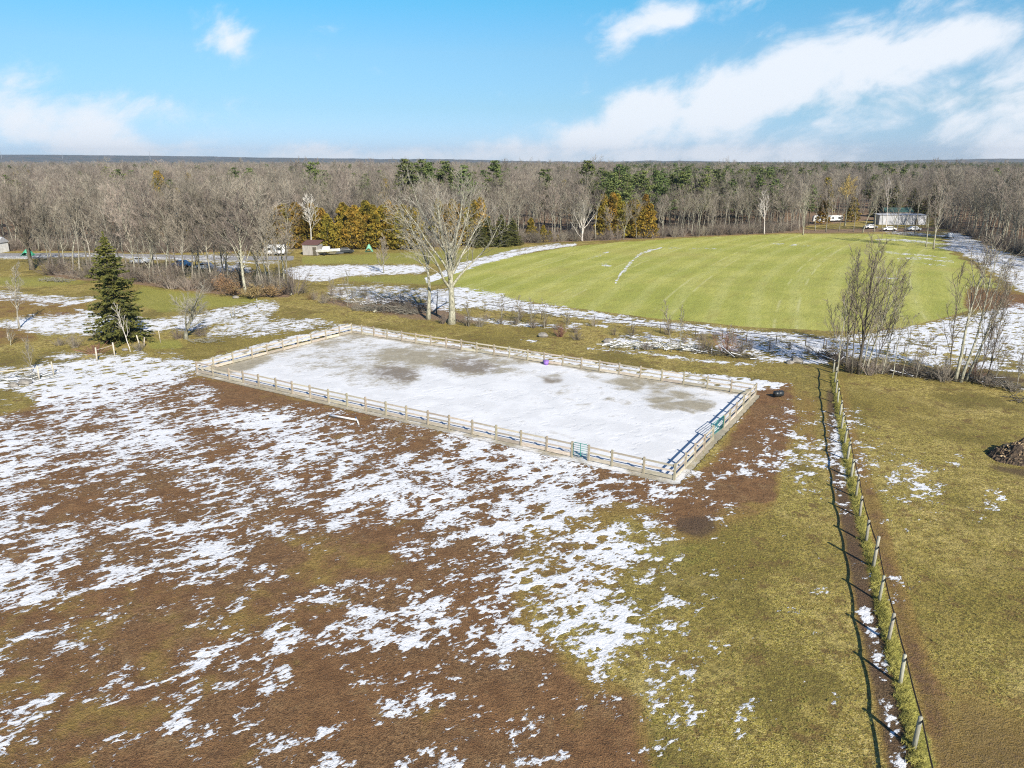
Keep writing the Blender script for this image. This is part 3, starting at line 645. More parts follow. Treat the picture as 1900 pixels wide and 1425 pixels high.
# shrubs: many stems from the ground
def shrub_mb(seed, h, w, n=26, leaves=0):
    r = random.Random(seed); C = MB(); L = MB()
    for i in range(n):
        a = r.uniform(0, 6.28); f = r.random(); base = Vector((math.cos(a) * w * .18 * f, math.sin(a) * w * .18 * f, -.05)); d = Vector((math.cos(a) * w / 2 * f, math.sin(a) * w / 2 * f, h * r.uniform(.6, 1) * (1 - .25 * f)))
        mid = base + d * .5 + Vector((r.gauss(0, .1), r.gauss(0, .1), h * .08)); e = base + d
        C.tube([base, mid, e], [.025, .018, .006], 3, False)
        for k in range(14):
            p = base.lerp(e, r.uniform(.25, 1)) + Vector((r.gauss(0, .04), r.gauss(0, .04), 0)); q = p + Vector((r.gauss(0, .35), r.gauss(0, .35), r.uniform(.0, .55))) * (h * .3); C.spike(p, q, .010)
            for _ in range(leaves): L.leaf(p.lerp(q, r.random()) + Vector((r.gauss(0, .1), r.gauss(0, .1), 0)), r.uniform(.12, .24), r)
    return C, L
UV = [(shrub_mb(900 + i, 2.6 + i * .5, 3.4, 30)[0].mesh('crown', M['twig' if i % 2 else 'darktwig']),) for i in range(4)]
# --- one individual of each kind by the survey list
rng = random.Random(9)
ORD = 'first second third fourth fifth sixth seventh eighth ninth tenth eleventh twelfth thirteenth fourteenth fifteenth sixteenth seventeenth eighteenth nineteenth twentieth twenty-first twenty-second twenty-third twenty-fourth twenty-fifth twenty-sixth twenty-seventh twenty-eighth twenty-ninth thirtieth thirty-first thirty-second thirty-third thirty-fourth'.split()
ANCH = [(25, 'behind the white gabled house'), (75, 'above the bright green tarp'), (130, 'behind the dark roadside tree'), (185, 'left of the lone spruce top'), (245, 'just above the lone spruce'), (300, 'beyond the silver car on the road'), (350, 'beyond the blue car'), (400, 'above the gnarled little tree'), (450, 'left of the leafy oak crown'), (495, 'above the white camper'), (550, 'between camper and wooden shed'), (610, 'around the white birch'), (690, 'behind the tall cedar hedge'), (780, 'behind the pale green tent'), (860, 'behind the big forked tree'), (960, 'above the dark green bushes'), (1040, 'at the bright orange cedars'), (1110, 'around the silvery spreading tree'), (1180, 'at the golden cedar row'), (1250, 'right of the golden cedar row'), (1330, 'where the white track meets the woods'), (1400, 'left of the right-hand birch'), (1450, 'right of the right-hand birch'), (1500, 'left of the far campers'), (1570, 'behind the far campers'), (1640, 'left end of the long pale shed'), (1745, 'behind the long pale shed'), (1790, 'at the head of the snowy lane'), (1840, 'beside the middle of the snowy lane'), (9999, 'at the near end of the snowy lane')]
def anchor(x): return next(t for a, t in ANCH if x < a)
def where(x):
    return ('beyond the left-hand road' if x < 480 else 'behind the cedars and shed' if x < 800 else 'behind the middle of the green field' if x < 1480 else 'behind the long pale shed' if x < 1745 else 'beside the snowy lane on the right')
exx, exy = zip(*EDGE)
pts = []; grid = {}
tries = random.Random(77)
def free(x, y, d):
    gx_, gy_ = int(x // 4), int(y // 4)
    for a in (-1, 0, 1):
        for b in (-1, 0, 1):
            for q in grid.get((gx_ + a, gy_ + b), ()):
                if (q[0] - x) ** 2 + (q[1] - y) ** 2 < d * d: return False
    return True
def reserve(x, y): grid.setdefault((int(x // 4), int(y // 4)), []).append((x, y))
# conifers first
pines = [(590, 428, 300), (757, 436, 297), (775, 430, 301), (790, 436, 296), (802, 430, 303), (829, 432, 298), (862, 440, 306), (917, 430, 300), (878, 434, 318), (1010, 428, 313), (1088, 428, 300), (1145, 430, 304), (1133, 434, 320),
         (1160, 434, 324), (1176, 426, 322), (1190, 430, 317), (1210, 424, 318), (1226, 428, 321), (1243, 424, 322), (1262, 426, 320), (1286, 422, 326), (1302, 424, 322), (1330, 420, 326), (1352, 422, 332), (1377, 420, 328), (1402, 421, 331), (1432, 420, 331), (1500, 418, 342), (443, 400, 312), (1118, 436, 332), (1270, 418, 316), (845, 420, 330), (745, 425, 318)]
plist = {}
for i, (x, y, t) in enumerate(pines):
    g = G(x, y); h = HT(x, y, t); s = h / 20; reserve(g.x, g.y)
    w = ('standing alone above the bare woods, far left' if x < 500 else 'tall and lone above the woods behind the birch' if x < 700 else 'in the dark clump behind the big pale tree' if x < 880 else 'lone and rising above bare woods behind the field' if x < 1100 else 'in the green belt behind the middle of the field' if x < 1445 else 'olive, in front of the white camper')
    grp_ = sorted(q[0] for q in pines if (q[0] < 500, q[0] < 700, q[0] < 880, q[0] < 1100, q[0] < 1445) == (x < 500, x < 700, x < 880, x < 1100, x < 1445))
    od = '' if len(grp_) == 1 else ', ' + ORD[grp_.index(x)] + ' from left'
    put_tree('pine_tree', 'dark green pine ' + w + od, 'pine tree', PV[i % 3], g, i * 1.3, (s * 1.0, s * 1.0, s), 'white pines in the woods ' + w.split(',')[0])
ced = [(515 + i * 9.5, 460, 380 + rng.uniform(-4, 14), 0) for i in range(10)] + [(610 + i * 7.4, 462 - (i % 3) * 2, 378 + rng.uniform(0, 34) + (18 if i < 4 else 0), 1) for i in range(24)] + \
      [(640 + i * 14, 456, 372 + rng.uniform(0, 24), 1) for i in range(9)] + [(815 + i * 13, 455, 368 + rng.uniform(0, 20), 2) for i in range(7)] + [(1008, 449, 418, 3), (1020, 448, 428, 3), (1035, 447, 435, 3)] + \
      [(1118 + i * 8.5, 441 - (i % 2) * 3, 358 + rng.uniform(0, 34), 4) for i in range(11)] + [(985, 448, 405, 5), (398, 440, 380, 6), (305, 420, 318, 7), (405, 438, 384, 6), (1525, 416, 372, 8), (1580, 412, 366, 8)]
cl_ = ['in the clump left of the white birch', 'in the tall hedge behind the boat and shed', 'in the clump behind the big pale tree', 'small and bright orange at the field edge', 'in the row at the green field edge', 'narrow, beside the dark green bush', 'in front of the woods right of the spruce', 'tall and lone in the left woods', 'among the trees by the white camper']
for i, (x, y, t, k) in enumerate(ced):
    g = G(x, y); h = HT(x, y, t); s = h / 10; reserve(g.x, g.y); w = min(1.35, 1.0 + (.3 if h < 12 else 0))
    cg = sorted(q[0] for q in ced if q[3] == k); put_tree('cedar_tree', 'golden cedar ' + cl_[k] + ('' if len(cg) < 2 else ', ' + ORD[cg.index(x)] + ' from left'), 'cedar tree', CV[i % 3], g, i * 1.7, (s * w * 1.2, s * w * 1.2, s), 'cedars ' + cl_[k])
dk = [(905, 456, 402, 'left of the dark green bushes under the big pale tree'), (930, 457, 398, 'round and dense behind the big pale tree'), (950, 455, 404, 'right one behind the big pale tree'), (892, 458, 410, 'low, behind the big pale trunk'), (1655, 404, 345, 'left of two above the green roof'), (1690, 402, 350, 'right of two above the green roof'), (1725, 400, 342, 'right of the green roof at the woods edge'), (1632, 402, 352, 'left end of the pale shed')]
for i, (x, y, t, w) in enumerate(dk):
    g = G(x, y); h = HT(x, y, t); s = h / 14; reserve(g.x, g.y)
    put_tree('spruce_tree', 'dark green spruce ' + w, 'spruce tree', SV[i % 2], g, i, (s * 1.5, s * 1.5, s))
# the lone spruce on the left
sp_g = G(222, 632); hs_ = HT(222, 632, 434); SPM = meshes(pine_mb(77, hs_, 'spruce'), M['darkbark'], M['spruce'])
put_tree('spruce_tree', 'large lone spruce in the snow left of the riding arena', 'spruce tree', SPM, sp_g, .4)

fp = []
for _ in range(26000):
    x = tries.uniform(-60, 1960); y = tries.uniform(395, 480); e = float(np.interp(x, exx, exy))
    if y > e - .3 or y < e - 24: continue
    if 1495 < x < 1742 and y > 399: continue
    g = G(x, y)
    if not free(g.x, g.y, 3.6): continue
    reserve(g.x, g.y); fp.append((e - y, x, g))
fp.sort(key=lambda q: q[0] * (q[2].y / 200) ** 1.2 + (3 if 560 < q[1] < 780 else 0))
indiv = fp[:262]; back = fp[262:]
VAR = ['tall grey bare tree ', 'spreading mauve bare tree ', 'slim high crowned tree ', 'low branching bare tree ', 'wide arching bare tree ', 'thin upswept tree ', 'round headed bare tree ', 'feathery bare tree ']
recs = []
for i, (e, x, g) in enumerate(indiv):
    v = rng.randrange(8); s = rng.uniform(.66, 1.12); s *= .82 if 1110 < x < 1460 else 1
    if x > 1745: s *= 1.12
    recs.append((put_tree('bare_tree', VAR[v] + anchor(x), 'bare tree', FV[v], (g.x, g.y, 0), rng.uniform(0, 6.28), (s * rng.uniform(.9, 1.25),) * 2 + (s,), 'bare trees at the edge of the woods ' + where(x)), s, x))
byl = {}
for o_, s_, x_ in recs: byl.setdefault(o_['label'], []).append((x_, o_))
for l_, q_ in byl.items():
    q_.sort(key=lambda t: t[0])
    if len(q_) > 1:
        l_ = l_.replace('bare tree with', 'tree with').replace(' narrow crown', ' thin crown')
        for k_, (x_, o_) in enumerate(q_): o_['label'] = l_ + ', ' + ORD[k_] + ' from left'

for i, (x, w) in enumerate([(1000, 'left of the silvery spreading tree'), (1230, 'just right of the golden cedar row'), (1385, 'left of the right-hand birch'), (880, 'left of the dark green bushes')]):
    put_tree('shrub', 'grey leafless shrub at the woods edge ' + w, 'shrub', UV[i], G(x, float(np.interp(x, exx, exy)) + .5), 0, parts=('crown',))
# --- the woods behind: one mass, instanced with geometry nodes
P_, Rz, Sc, Ix = [], [], [], []
r2 = random.Random(5)
def wood(x, y, vi, s): P_.append((x, y, float(fall(y)) - .1)); Rz.append((0, 0, r2.uniform(0, 6.28))); Sc.append((s * r2.uniform(.95, 1.3),) * 2 + (s,)); Ix.append(vi)
for e, x, g in back: wood(g.x, g.y, r2.randrange(8), r2.uniform(.75, 1.15))
for (d0, d1, sp_, n) in ((150, 460, 4.6, 26000), (460, 900, 7.5, 16000), (900, 2700, 13, 36000)):
    for _ in range(n):
        X = r2.uniform(-1.0, 1.0) * d1 * .95; Y = math.sqrt(r2.uniform(d0 * d0, d1 * d1))
        if abs(X) > Y * .92 + 20: continue
        px, py = pix(X, Y); e = float(np.interp(px, exx, exy))
        if py > e - (3 if -60 < px < 1960 else 0): continue
        if 1495 < px < 1742 and py > 399: continue
        if not free(X, Y, sp_): continue
        reserve(X, Y)
        k = r2.random(); vi = r2.randrange(8); s = r2.uniform(.66, 1.1) * (1 + .12 * math.sin(X / 37) * math.sin(Y / 53)) + (.28 if r2.random() < .04 else 0)
        gp = .02 + (.45 if (1110 < px < 1460 and 245 < Y < 460) else 0) + (.12 if (560 < px < 900 and 240 < Y < 330) else 0) + (.30 if (Y > 700 and px > 1150) else 0) + (.05 if Y > 900 else 0) + (.03 if px > 1500 else 0)
        if Y > 900: s *= 1.15
        if k > .985: vi = 15 + r2.randrange(3); s = r2.uniform(1.1, 1.7)
        if k < gp: vi = 8 + r2.randrange(3); s = r2.uniform(.78, 1.04) * (.92 if Y < 700 else .98)
        wood(X, Y, vi, s)
for x in range(-300, 2200, 1):
    if 1495 < x < 1742: continue
    e = float(np.interp(x, exx, exy))
    for _ in range(1):
        if r2.random() < .45: continue
        yy = e - r2.uniform(0, 9); g = G(x + r2.random(), yy); wood(g.x, g.y, 11 + r2.randrange(4), r2.uniform(.5, 1.3))
pm = bpy.data.meshes.new('woodland'); pm.from_pydata(P_, [], [])
for nm, ty, arr in (('rot', 'FLOAT_VECTOR', Rz), ('scl', 'FLOAT_VECTOR', Sc)):
    a = pm.attributes.new(nm, ty, 'POINT'); a.data.foreach_set('vector', np.array(arr, np.float32).ravel())
a = pm.attributes.new('vi', 'INT', 'POINT'); a.data.foreach_set('value', np.array(Ix, np.int32))
wood_o = bpy.data.objects.new('woodland', pm); COL.objects.link(wood_o); tag(wood_o, 'deep bare woods stretching to the horizon', None, kind='stuff')
ng = bpy.data.node_groups.new('woodland', 'GeometryNodeTree'); 
ng.interface.new_socket('Geometry', in_out='INPUT', socket_type='NodeSocketGeometry'); ng.interface.new_socket('Geometry', in_out='OUTPUT', socket_type='NodeSocketGeometry')
gi, go = ng.nodes.new('NodeGroupInput'), ng.nodes.new('NodeGroupOutput'); iop = ng.nodes.new('GeometryNodeInstanceOnPoints'); jn = ng.nodes.new('GeometryNodeJoinGeometry')
first_of = {}
for o in COL.objects:
    if o.type == 'MESH' and o.data not in first_of: first_of[o.data] = o
for pair in reversed(FV + PV + UV + CV):      # join order is last-linked first
    j2 = ng.nodes.new('GeometryNodeJoinGeometry')
    for me in pair:
        if me not in first_of: continue
        oi = ng.nodes.new('GeometryNodeObjectInfo'); oi.transform_space = 'ORIGINAL'; oi.inputs['Object'].default_value = first_of[me]; oi.inputs['As Instance'].default_value = False
        ng.links.new(oi.outputs['Geometry'], j2.inputs[0])
    g2 = ng.nodes.new('GeometryNodeGeometryToInstance'); ng.links.new(j2.outputs[0], g2.inputs[0]); ng.links.new(g2.outputs[0], jn.inputs[0])
def nattr(nm, ty):
    n = ng.nodes.new('GeometryNodeInputNamedAttribute'); n.data_type = ty; n.inputs['Name'].default_value = nm; return n.outputs['Attribute']
ng.links.new(gi.outputs[0], iop.inputs['Points']); ng.links.new(jn.outputs[0], iop.inputs['Instance']); iop.inputs['Pick Instance'].default_value = True
ng.links.new(nattr('vi', 'INT'), iop.inputs['Instance Index']); ng.links.new(nattr('scl', 'FLOAT_VECTOR'), iop.inputs['Scale'])
e2r = ng.nodes.new('FunctionNodeEulerToRotation'); ng.links.new(nattr('rot', 'FLOAT_VECTOR'), e2r.inputs[0]); ng.links.new(e2r.outputs[0], iop.inputs['Rotation'])
ng.links.new(iop.outputs[0], go.inputs[0]); md_ = wood_o.modifiers.new('woods', 'NODES'); md_.node_group = ng
print('wood instances', len(P_), 'individuals', len(indiv))

# --- far hills
def hill(name, y0, xs_, zs, label, dcol, thick=500):
    bm = MB(); n = 420; x0, x1 = xs_[0], xs_[-1]; r = random.Random(len(xs_)); V_ = []
    for j in range(7):
        for i in range(n + 1):
            x = x0 + (x1 - x0) * i / n; zz = float(np.interp(x, xs_, zs)); f = (0, .45, .75, .95, 1, .97, .9)[j]
            V_.append((x + r.uniform(-6, 6), y0 + (j - 4) * (y0 - 2500) / 4, -14 + (zz + 14) * f + (r.uniform(-4, 4) if j else -2)))
    Fh = [(j * (n + 1) + i, j * (n + 1) + i + 1, (j + 1) * (n + 1) + i + 1, (j + 1) * (n + 1) + i) for j in range(6) for i in range(n)]
    bm.add(V_, Fh); o = bm.build(name, dcol, None, True); o['kind'] = 'structure'; o['label'] = label; return o
hm = mat('far_wooded_slopes', (.07, .095, .10), .95, col2=(.15, .145, .14), scale=.02, detail=12)
def hx(x, d): return (x - 950) / F * d
def hz(y, d): return H + d * math.tan(math.atan((712.5 - y) / F) - PITCH)
d = 4200
hill('hills', d, [hx(x, d) for x in (-900, -200, 0, 100, 220, 330, 480, 640, 800, 960, 1200, 2600)], [hz(y, d) for y in (291, 289, 290, 288, 289, 290, 293, 295, 296, 299, 303, 303)], 'long low blue wooded ridge on the left horizon', hm)
d = 3600
hill('hills', d, [hx(x, d) for x in (-800, 900, 1050, 1150, 1220, 1320, 1450, 1600, 1700, 1800, 1900, 2800)], [hz(y, d) for y in (308, 306, 301, 300, 299, 301, 303, 302, 300, 297, 295, 293)], 'low wooded hills on the right horizon', hm)

# ------------------------------------------------------------------ trees standing by themselves
def single(seed, x, y, top, label, bm='bark', tw='twig', name='bare_tree', cat='bare tree', group=None, rz=0, **k):
    h = HT(x, y, top); g = G(x, y); k.setdefault('r0', h * .014)
    r0 = k.pop('r0'); return put_tree(name, label, cat, meshes(bare(seed, h, r0, **k), M[bm], M[tw]), g, rz, group=group)
single(1, 838, 600, 350, 'big pale barked bare tree with thick forking trunk behind the arena', 'bark2', 'twig2', r0=.55, first=.36, fork=True, spread=.78, up=.5, n1=16, n2=8, n3=8, n4=2, limb=.60, twr=.02)
single(2, 795, 592, 375, 'leaning pale tree just left of the big forked one', 'bark2', 'twig2', r0=.34, first=.38, spread=.6, up=.3, lean=(-.16, .05), n1=16, n2=8, n3=8, n4=2, limb=.4, twr=.016, wob=.09)
single(3, 345, 628, 524, 'small gnarled bare tree between the lone spruce and the arena', 'bark', 'twig2', r0=.30, first=.22, fork=True, spread=.85, up=.3, n1=11, n2=9, n3=8, n4=2, limb=.5, twr=.014, wob=.12)
single(4, 36, 608, 488, 'young bare tree by the snow at the left edge', 'bark', 'twig2', r0=.14, first=.25, spread=.5, up=.5, n1=18, n2=6, n3=7, n4=1, limb=.3, twr=.013)
single(5, 242, 652, 558, 'slender pale sapling in front of the lone spruce', 'birch', 'twig2', r0=.07, first=.3, spread=.5, up=.6, n1=12, n2=4, n3=4, limb=.3, twr=.01)
single(6, 60, 500, 352, 'large dark spreading tree at the roadside on the far left', 'darkbark', 'darktwig', r0=.5, first=.2, fork=True, spread=.62, up=.6, n1=18, n2=8, n3=8, n4=2, limb=.55, twr=.024)
hedge = [(100, 503, 372, 'left of the twin trunks'), (163, 508, 362, 'with a leaning pale trunk'), (252, 521, 352, 'just right of the lone spruce top'), (285, 522, 340, 'with twin pale trunks'), (312, 520, 358, 'beside the parked blue car'), (345, 530, 365, 'behind the gnarled little tree'), (372, 526, 345, 'in the middle of the row'), (395, 534, 362, 'right of the middle of the row'), (425, 536, 350, 'left of the leafy oak'), (485, 538, 358, 'right of the leafy oak'), (505, 545, 395, 'low, over the rusty undergrowth')]
for i, (x, y, t, w) in enumerate(hedge):
    single(20 + i, x, y, t, 'bare tree in the left hedgerow, ' + w, 'bark', 'twig', r0=.2, first=.3, spread=.6, up=.5, n1=20, n2=8, n3=9, n4=2, limb=.42, twr=.026, group='bare trees in the left hedgerow')
single(40, 457, 548, 378, 'wide bare oak in the hedgerow above the rusty undergrowth', 'bark2', 'twig', r0=.32, first=.3, spread=.75, up=.4, n1=22, n2=10, n3=9, n4=2, limb=.48, twr=.026)
single(41, 527, 520, 430, 'broken pale trunk with one drooping limb at the hedgerow end', 'bark2', 'twig2', r0=.28, first=.55, spread=1.0, up=-.1, n1=6, n2=6, n3=5, limb=.5, twr=.016)
single(42, 712, 506, 440, 'small brown bushy tree on the snowy meadow', 'bark', 'twig', r0=.12, first=.12, spread=.55, up=.5, n1=18, n2=7, n3=8, n4=1, limb=.42, twr=.018)
single(43, 577, 466, 368, 'white birch with bright branches behind the little shed', 'birch', 'birch', 'birch_tree', 'birch tree', r0=.22, first=.4, spread=.6, up=.4, n1=16, n2=6, n3=5, limb=.4, twr=.03, thick=1.8)
single(44, 1418, 434, 358, 'white birch at the field edge right of the green pine belt', 'birch', 'birch', 'birch_tree', 'birch tree', r0=.22, first=.3, spread=.5, up=.5, n1=14, n2=6, n3=4, limb=.42, twr=.026, thick=1.6)
single(45, 1080, 447, 374, 'pale spreading tree with silvery limbs left of the cedar row', 'birch', 'twig2', r0=.3, first=.1, fork=True, spread=.6, up=.4, n1=16, n2=7, n3=6, n4=1, limb=.6, twr=.024, thick=1.6)
single(46, 1567, 420, 330, 'yellow twigged willow rising above the far campers', 'bark2', 'willow', 'willow_tree', 'willow tree', r0=.3, first=.5, spread=.6, up=.4, n1=16, n2=9, n3=9, n4=2, limb=.35, twr=.035)
single(47, 1732, 462, 318, 'tall feathery bare tree at the far right corner of the field', 'bark', 'twig', r0=.22, first=.2, spread=.38, up=.7, n1=22, n2=7, n3=8, n4=1, limb=.4, twr=.022)
single(48, 1718, 458, 345, 'slim bare tree just left of the tall feathery one', 'bark', 'twig', r0=.16, first=.25, spread=.4, up=.7, n1=18, n2=6, n3=8, n4=1, limb=.36, twr=.02)
single(149, 1592, 694, 448, 'tallest dark bare tree at the end of the post fence', 'darkbark', 'darktwig', r0=.19, first=.2, spread=.42, up=.55, n1=20, n2=7, n3=7, n4=1, limb=.40, twr=.011, wob=.015)
single(50, 1570, 690, 470, 'slender dark bare tree just left of the tallest one by the fence end', 'darkbark', 'darktwig', r0=.12, first=.25, spread=.4, up=.5, lean=(-.08, 0), n1=17, n2=7, n3=6, n4=1, limb=.36, twr=.010, wob=.03)
single(51, 1606, 692, 480, 'pale leaning bare tree right of the tallest one by the fence end', 'bark2', 'darktwig', r0=.13, first=.3, spread=.5, up=.4, lean=(.14, 0), n1=17, n2=7, n3=6, n4=1, limb=.4, twr=.010, wob=.03)
single(52, 1655, 700, 560, 'thin curved sapling on the bank right of the fence end', 'bark2', 'darktwig', r0=.06, first=.35, spread=.5, up=.4, n1=8, n2=5, n3=5, limb=.3, twr=.009, lean=(.1, 0), wob=.12)
single(53, 1673, 698, 570, 'thin wavy sapling next to the curved one', 'bark2', 'darktwig', r0=.05, first=.4, spread=.5, up=.4, n1=8, n2=5, n3=5, limb=.3, twr=.009, lean=(.18, 0), wob=.14)
single(54, 1772, 706, 440, 'left stem of the pale trio of bare trees at right', 'bark2', 'darktwig', r0=.20, first=.4, spread=.45, up=.45, n1=14, n2=7, n3=6, n4=1, limb=.36, twr=.012, lean=(.05, 0), wob=.035)
single(55, 1782, 708, 430, 'middle stem of the pale trio, reaching highest', 'bark2', 'darktwig', r0=.17, first=.45, spread=.5, up=.45, n1=13, n2=7, n3=6, n4=1, limb=.38, twr=.012, lean=(.13, 0), wob=.035)
single(56, 1792, 706, 500, 'right stem of the pale trio, leaning outward', 'bark2', 'darktwig', r0=.14, first=.4, spread=.5, up=.4, n1=12, n2=6, n3=6, n4=1, limb=.36, twr=.012, lean=(.22, .05), wob=.035)
single(57, 1815, 712, 560, 'reddish sapling right of the pale trio', 'darkbark', 'darktwig', r0=.07, first=.2, spread=.4, up=.5, n1=14, n2=6, n3=6, limb=.3, twr=.01)
single(58, 1245, 652, 556, 'thin bare sapling left of the red bush by the wire fence', 'bark', 'darktwig', r0=.06, first=.3, spread=.4, up=.5, n1=12, n2=5, n3=5, limb=.3, twr=.01)
single(59, 1262, 650, 566, 'second thin sapling left of the red bush by the wire fence', 'bark2', 'darktwig', r0=.06, first=.3, spread=.4, up=.5, n1=12, n2=5, n3=5, limb=.3, twr=.01)
single(60, 810, 585, 528, 'short dark broken snag between the two pale trees', 'darkbark', 'darktwig', name='dead_tree', cat='dead tree', r0=.16, first=.6, spread=.7, up=0, n1=4, n2=3, n3=2, limb=.14, twr=.015)
single(61, 1490, 436, 350, 'leaning pale tree at the field edge left of the campers', 'bark2', 'twig', r0=.2, first=.35, spread=.5, up=.5, n1=14, n2=6, n3=7, limb=.4, twr=.022, lean=(.05, 0))
single(62, 1600, 432, 352, 'slanting pale tree in front of the far yard', 'bark2', 'twig', r0=.2, first=.4, spread=.5, up=.5, n1=14, n2=6, n3=7, limb=.35, twr=.022, lean=(.2, 0))
single(63, 1622, 430, 335, 'straight pale tree left of the long pale shed', 'bark2', 'twig', r0=.17, first=.45, spread=.5, up=.5, n1=12, n2=6, n3=7, limb=.35, twr=.022, lean=(.03, 0))
single(64, 1644, 428, 318, 'pale trunked tree before the middle of the pale shed', 'birch', 'twig', r0=.17, first=.45, spread=.5, up=.5, n1=12, n2=6, n3=7, limb=.35, twr=.022)
single(65, 1665, 428, 340, 'forked pale tree before the right half of the pale shed', 'birch', 'twig', r0=.15, first=.4, spread=.4, up=.5, n1=12, n2=6, n3=7, limb=.35, twr=.022)
for i, (x, y, t, w) in enumerate([(930, 600, 545, 'left of the wire fence start'), (962, 598, 548, 'near the wire fence start'), (985, 602, 552, 'before the first wire fence post'), (1010, 608, 556, 'left of the red bush'), (645, 568, 500, 'left of the big brush pile'), (620, 562, 512, 'far left of the brush pile'), (870, 605, 560, 'right of the big pale trunk'), (1700, 700, 610, 'on the bank between the two clumps'), (1845, 715, 600, 'right of the pale trio'), (1885, 722, 640, 'at the right frame edge'), (1555, 690, 560, 'beside the last fence post'), (1625, 694, 540, 'right of the dark clump'), (20, 640, 600, 'in the rough grass at far left'), (60, 690, 625, 'by the rail fence at far left'), (1350, 655, 600, 'in the red bush by the fence'), (1050, 615, 575, 'behind the small red bush')]):
    single(70 + i, x, y, t, 'small bare sapling ' + w, 'bark', 'darktwig', 'sapling', 'sapling', r0=.05, first=.15, spread=.55, up=.4, n1=13, n2=6, n3=5, limb=.4, twr=.009)

def shrub(seed, x, y, h, w, label, m='twig', leaves=0, lm='brownleaf', name='shrub', n=26):
    C, L = shrub_mb(seed, h, w, n, leaves); o = thing(name, label, 'shrub', G(x, y)); C.build('crown', M[m], o)
    if leaves: L.build('leaves', M[lm], o)
    return o
shr = [(1040, 624, 1.9, 2.2, 'dense dark red bush behind the arena far fence', 'redtwig', 0), (1350, 655, 3.2, 4.2, 'largest reddish bush in front of the wire fence', 'redtwig', 0), (1375, 652, 2.0, 2.6, 'dark low bush at the right side of the largest red bush', 'darktwig', 0), (1305, 652, 3.0, 3.0, 'tall grey bush left of the largest red bush', 'twig', 0),
       (1070, 630, 1.2, 2.4, 'low grey green bush right of the dark red bush', 'darktwig', 0), (868, 604, 1.8, 2.0, 'dark bush at the foot of the big pale tree', 'darktwig', 0), (822, 600, 1.9, 1.8, 'twiggy bush between the two pale trunks', 'darktwig', 0), (890, 606, 1.6, 2.2, 'brown bush right of the big pale tree', 'twig', 0),
       (600, 562, 1.9, 2.4, 'brown weedy bush left of the big brush pile', 'twig', 0), (660, 574, 1.8, 2.6, 'grey bush beside the big brush pile', 'twig', 0), (735, 575, 2.4, 3.0, 'dark tangled bush behind the big brush pile', 'darktwig', 0), (760, 580, 2.2, 2.4, 'grey tangled bush next to the leaning pale tree', 'twig', 0), (575, 555, 1.4, 3, 'rusty grass like bush at the meadow corner', 'brownleaf', 0),
       (138, 645, 2.0, 3.0, 'brown twiggy bush left of the lone spruce', 'twig', 0), (178, 655, 1.4, 4.0, 'red brown low bush below the lone spruce', 'redtwig', 0), (110, 640, 1.1, 2.6, 'low straw coloured bush on the left grass', 'twig', 0), (260, 650, 1.3, 2.0, 'small bush at the foot of the pale sapling', 'twig', 0), (330, 628, 1.6, 2.6, 'dark bush left of the gnarled little tree', 'darktwig', 0), (372, 622, 1.5, 3.0, 'dark bush right of the gnarled little tree', 'darktwig', 0),
       (1640, 690, 2.6, 3.0, 'grey thicket right of the tallest tree by the fence end', 'twig', 0), (1575, 690, 2.4, 2.6, 'dark thicket at the fence end', 'darktwig', 0), (1615, 696, 2.2, 2.4, 'tangled thicket under the leaning tree by the fence end', 'twig', 0), (1750, 708, 2.2, 2.6, 'grey thicket left of the pale trio', 'twig', 0), (1808, 706, 2.6, 2.4, 'reddish thicket right of the pale trio', 'redtwig', 0), (1560, 670, 2.0, 2.6, 'dark thicket behind the last fence post', 'darktwig', 0),
       (150, 515, 2.2, 7.0, 'grey undergrowth along the left hedgerow', 'twig', 0), (205, 520, 2.4, 6.0, 'grey undergrowth behind the lone spruce', 'twig', 0), (318, 536, 3.4, 5.0, 'mauve thicket in the hedgerow right of the spruce', 'twig', 0), (350, 538, 2.6, 5.0, 'brown thicket in the middle hedgerow', 'twig', 0), (385, 540, 2.4, 4.5, 'grey thicket before the hedgerow trees', 'darktwig', 0),
       (430, 548, 2.6, 4.6, 'rusty leafed undergrowth left of the wide oak', 'darktwig', 4), (470, 552, 2.4, 4.8, 'rusty leafed undergrowth under the wide oak', 'darktwig', 4), (505, 550, 2.4, 4.2, 'rusty leafed undergrowth right of the wide oak', 'darktwig', 4), (448, 535, 4.6, 4.0, 'tall brown leafed young beech behind the wide oak', 'darktwig', 3), (415, 540, 3.4, 3.4, 'brown leafed young beech left of the oak', 'darktwig', 3),
       (100, 508, 2.0, 6.0, 'dark undergrowth by the road at left', 'darktwig', 0), (1835, 716, 1.4, 2.8, 'low dark bush on the far right bank', 'darktwig', 0), (1878, 726, 1.3, 2.4, 'low bush at the right frame edge', 'twig', 0), (955, 602, 1.5, 1.8, 'small bush near the wire fence start', 'darktwig', 0), (990, 608, 1.6, 1.8, 'small dark bush before the wire fence', 'darktwig', 0), (1200, 648, 1.2, 2.2, 'small bush in the snowy brush', 'twig', 0)]
for i, (x, y, h, w, lab, m, lv) in enumerate(shr): shrub(500 + i, x, y, h, w, lab, m, lv, n=int(18 + w * 5))

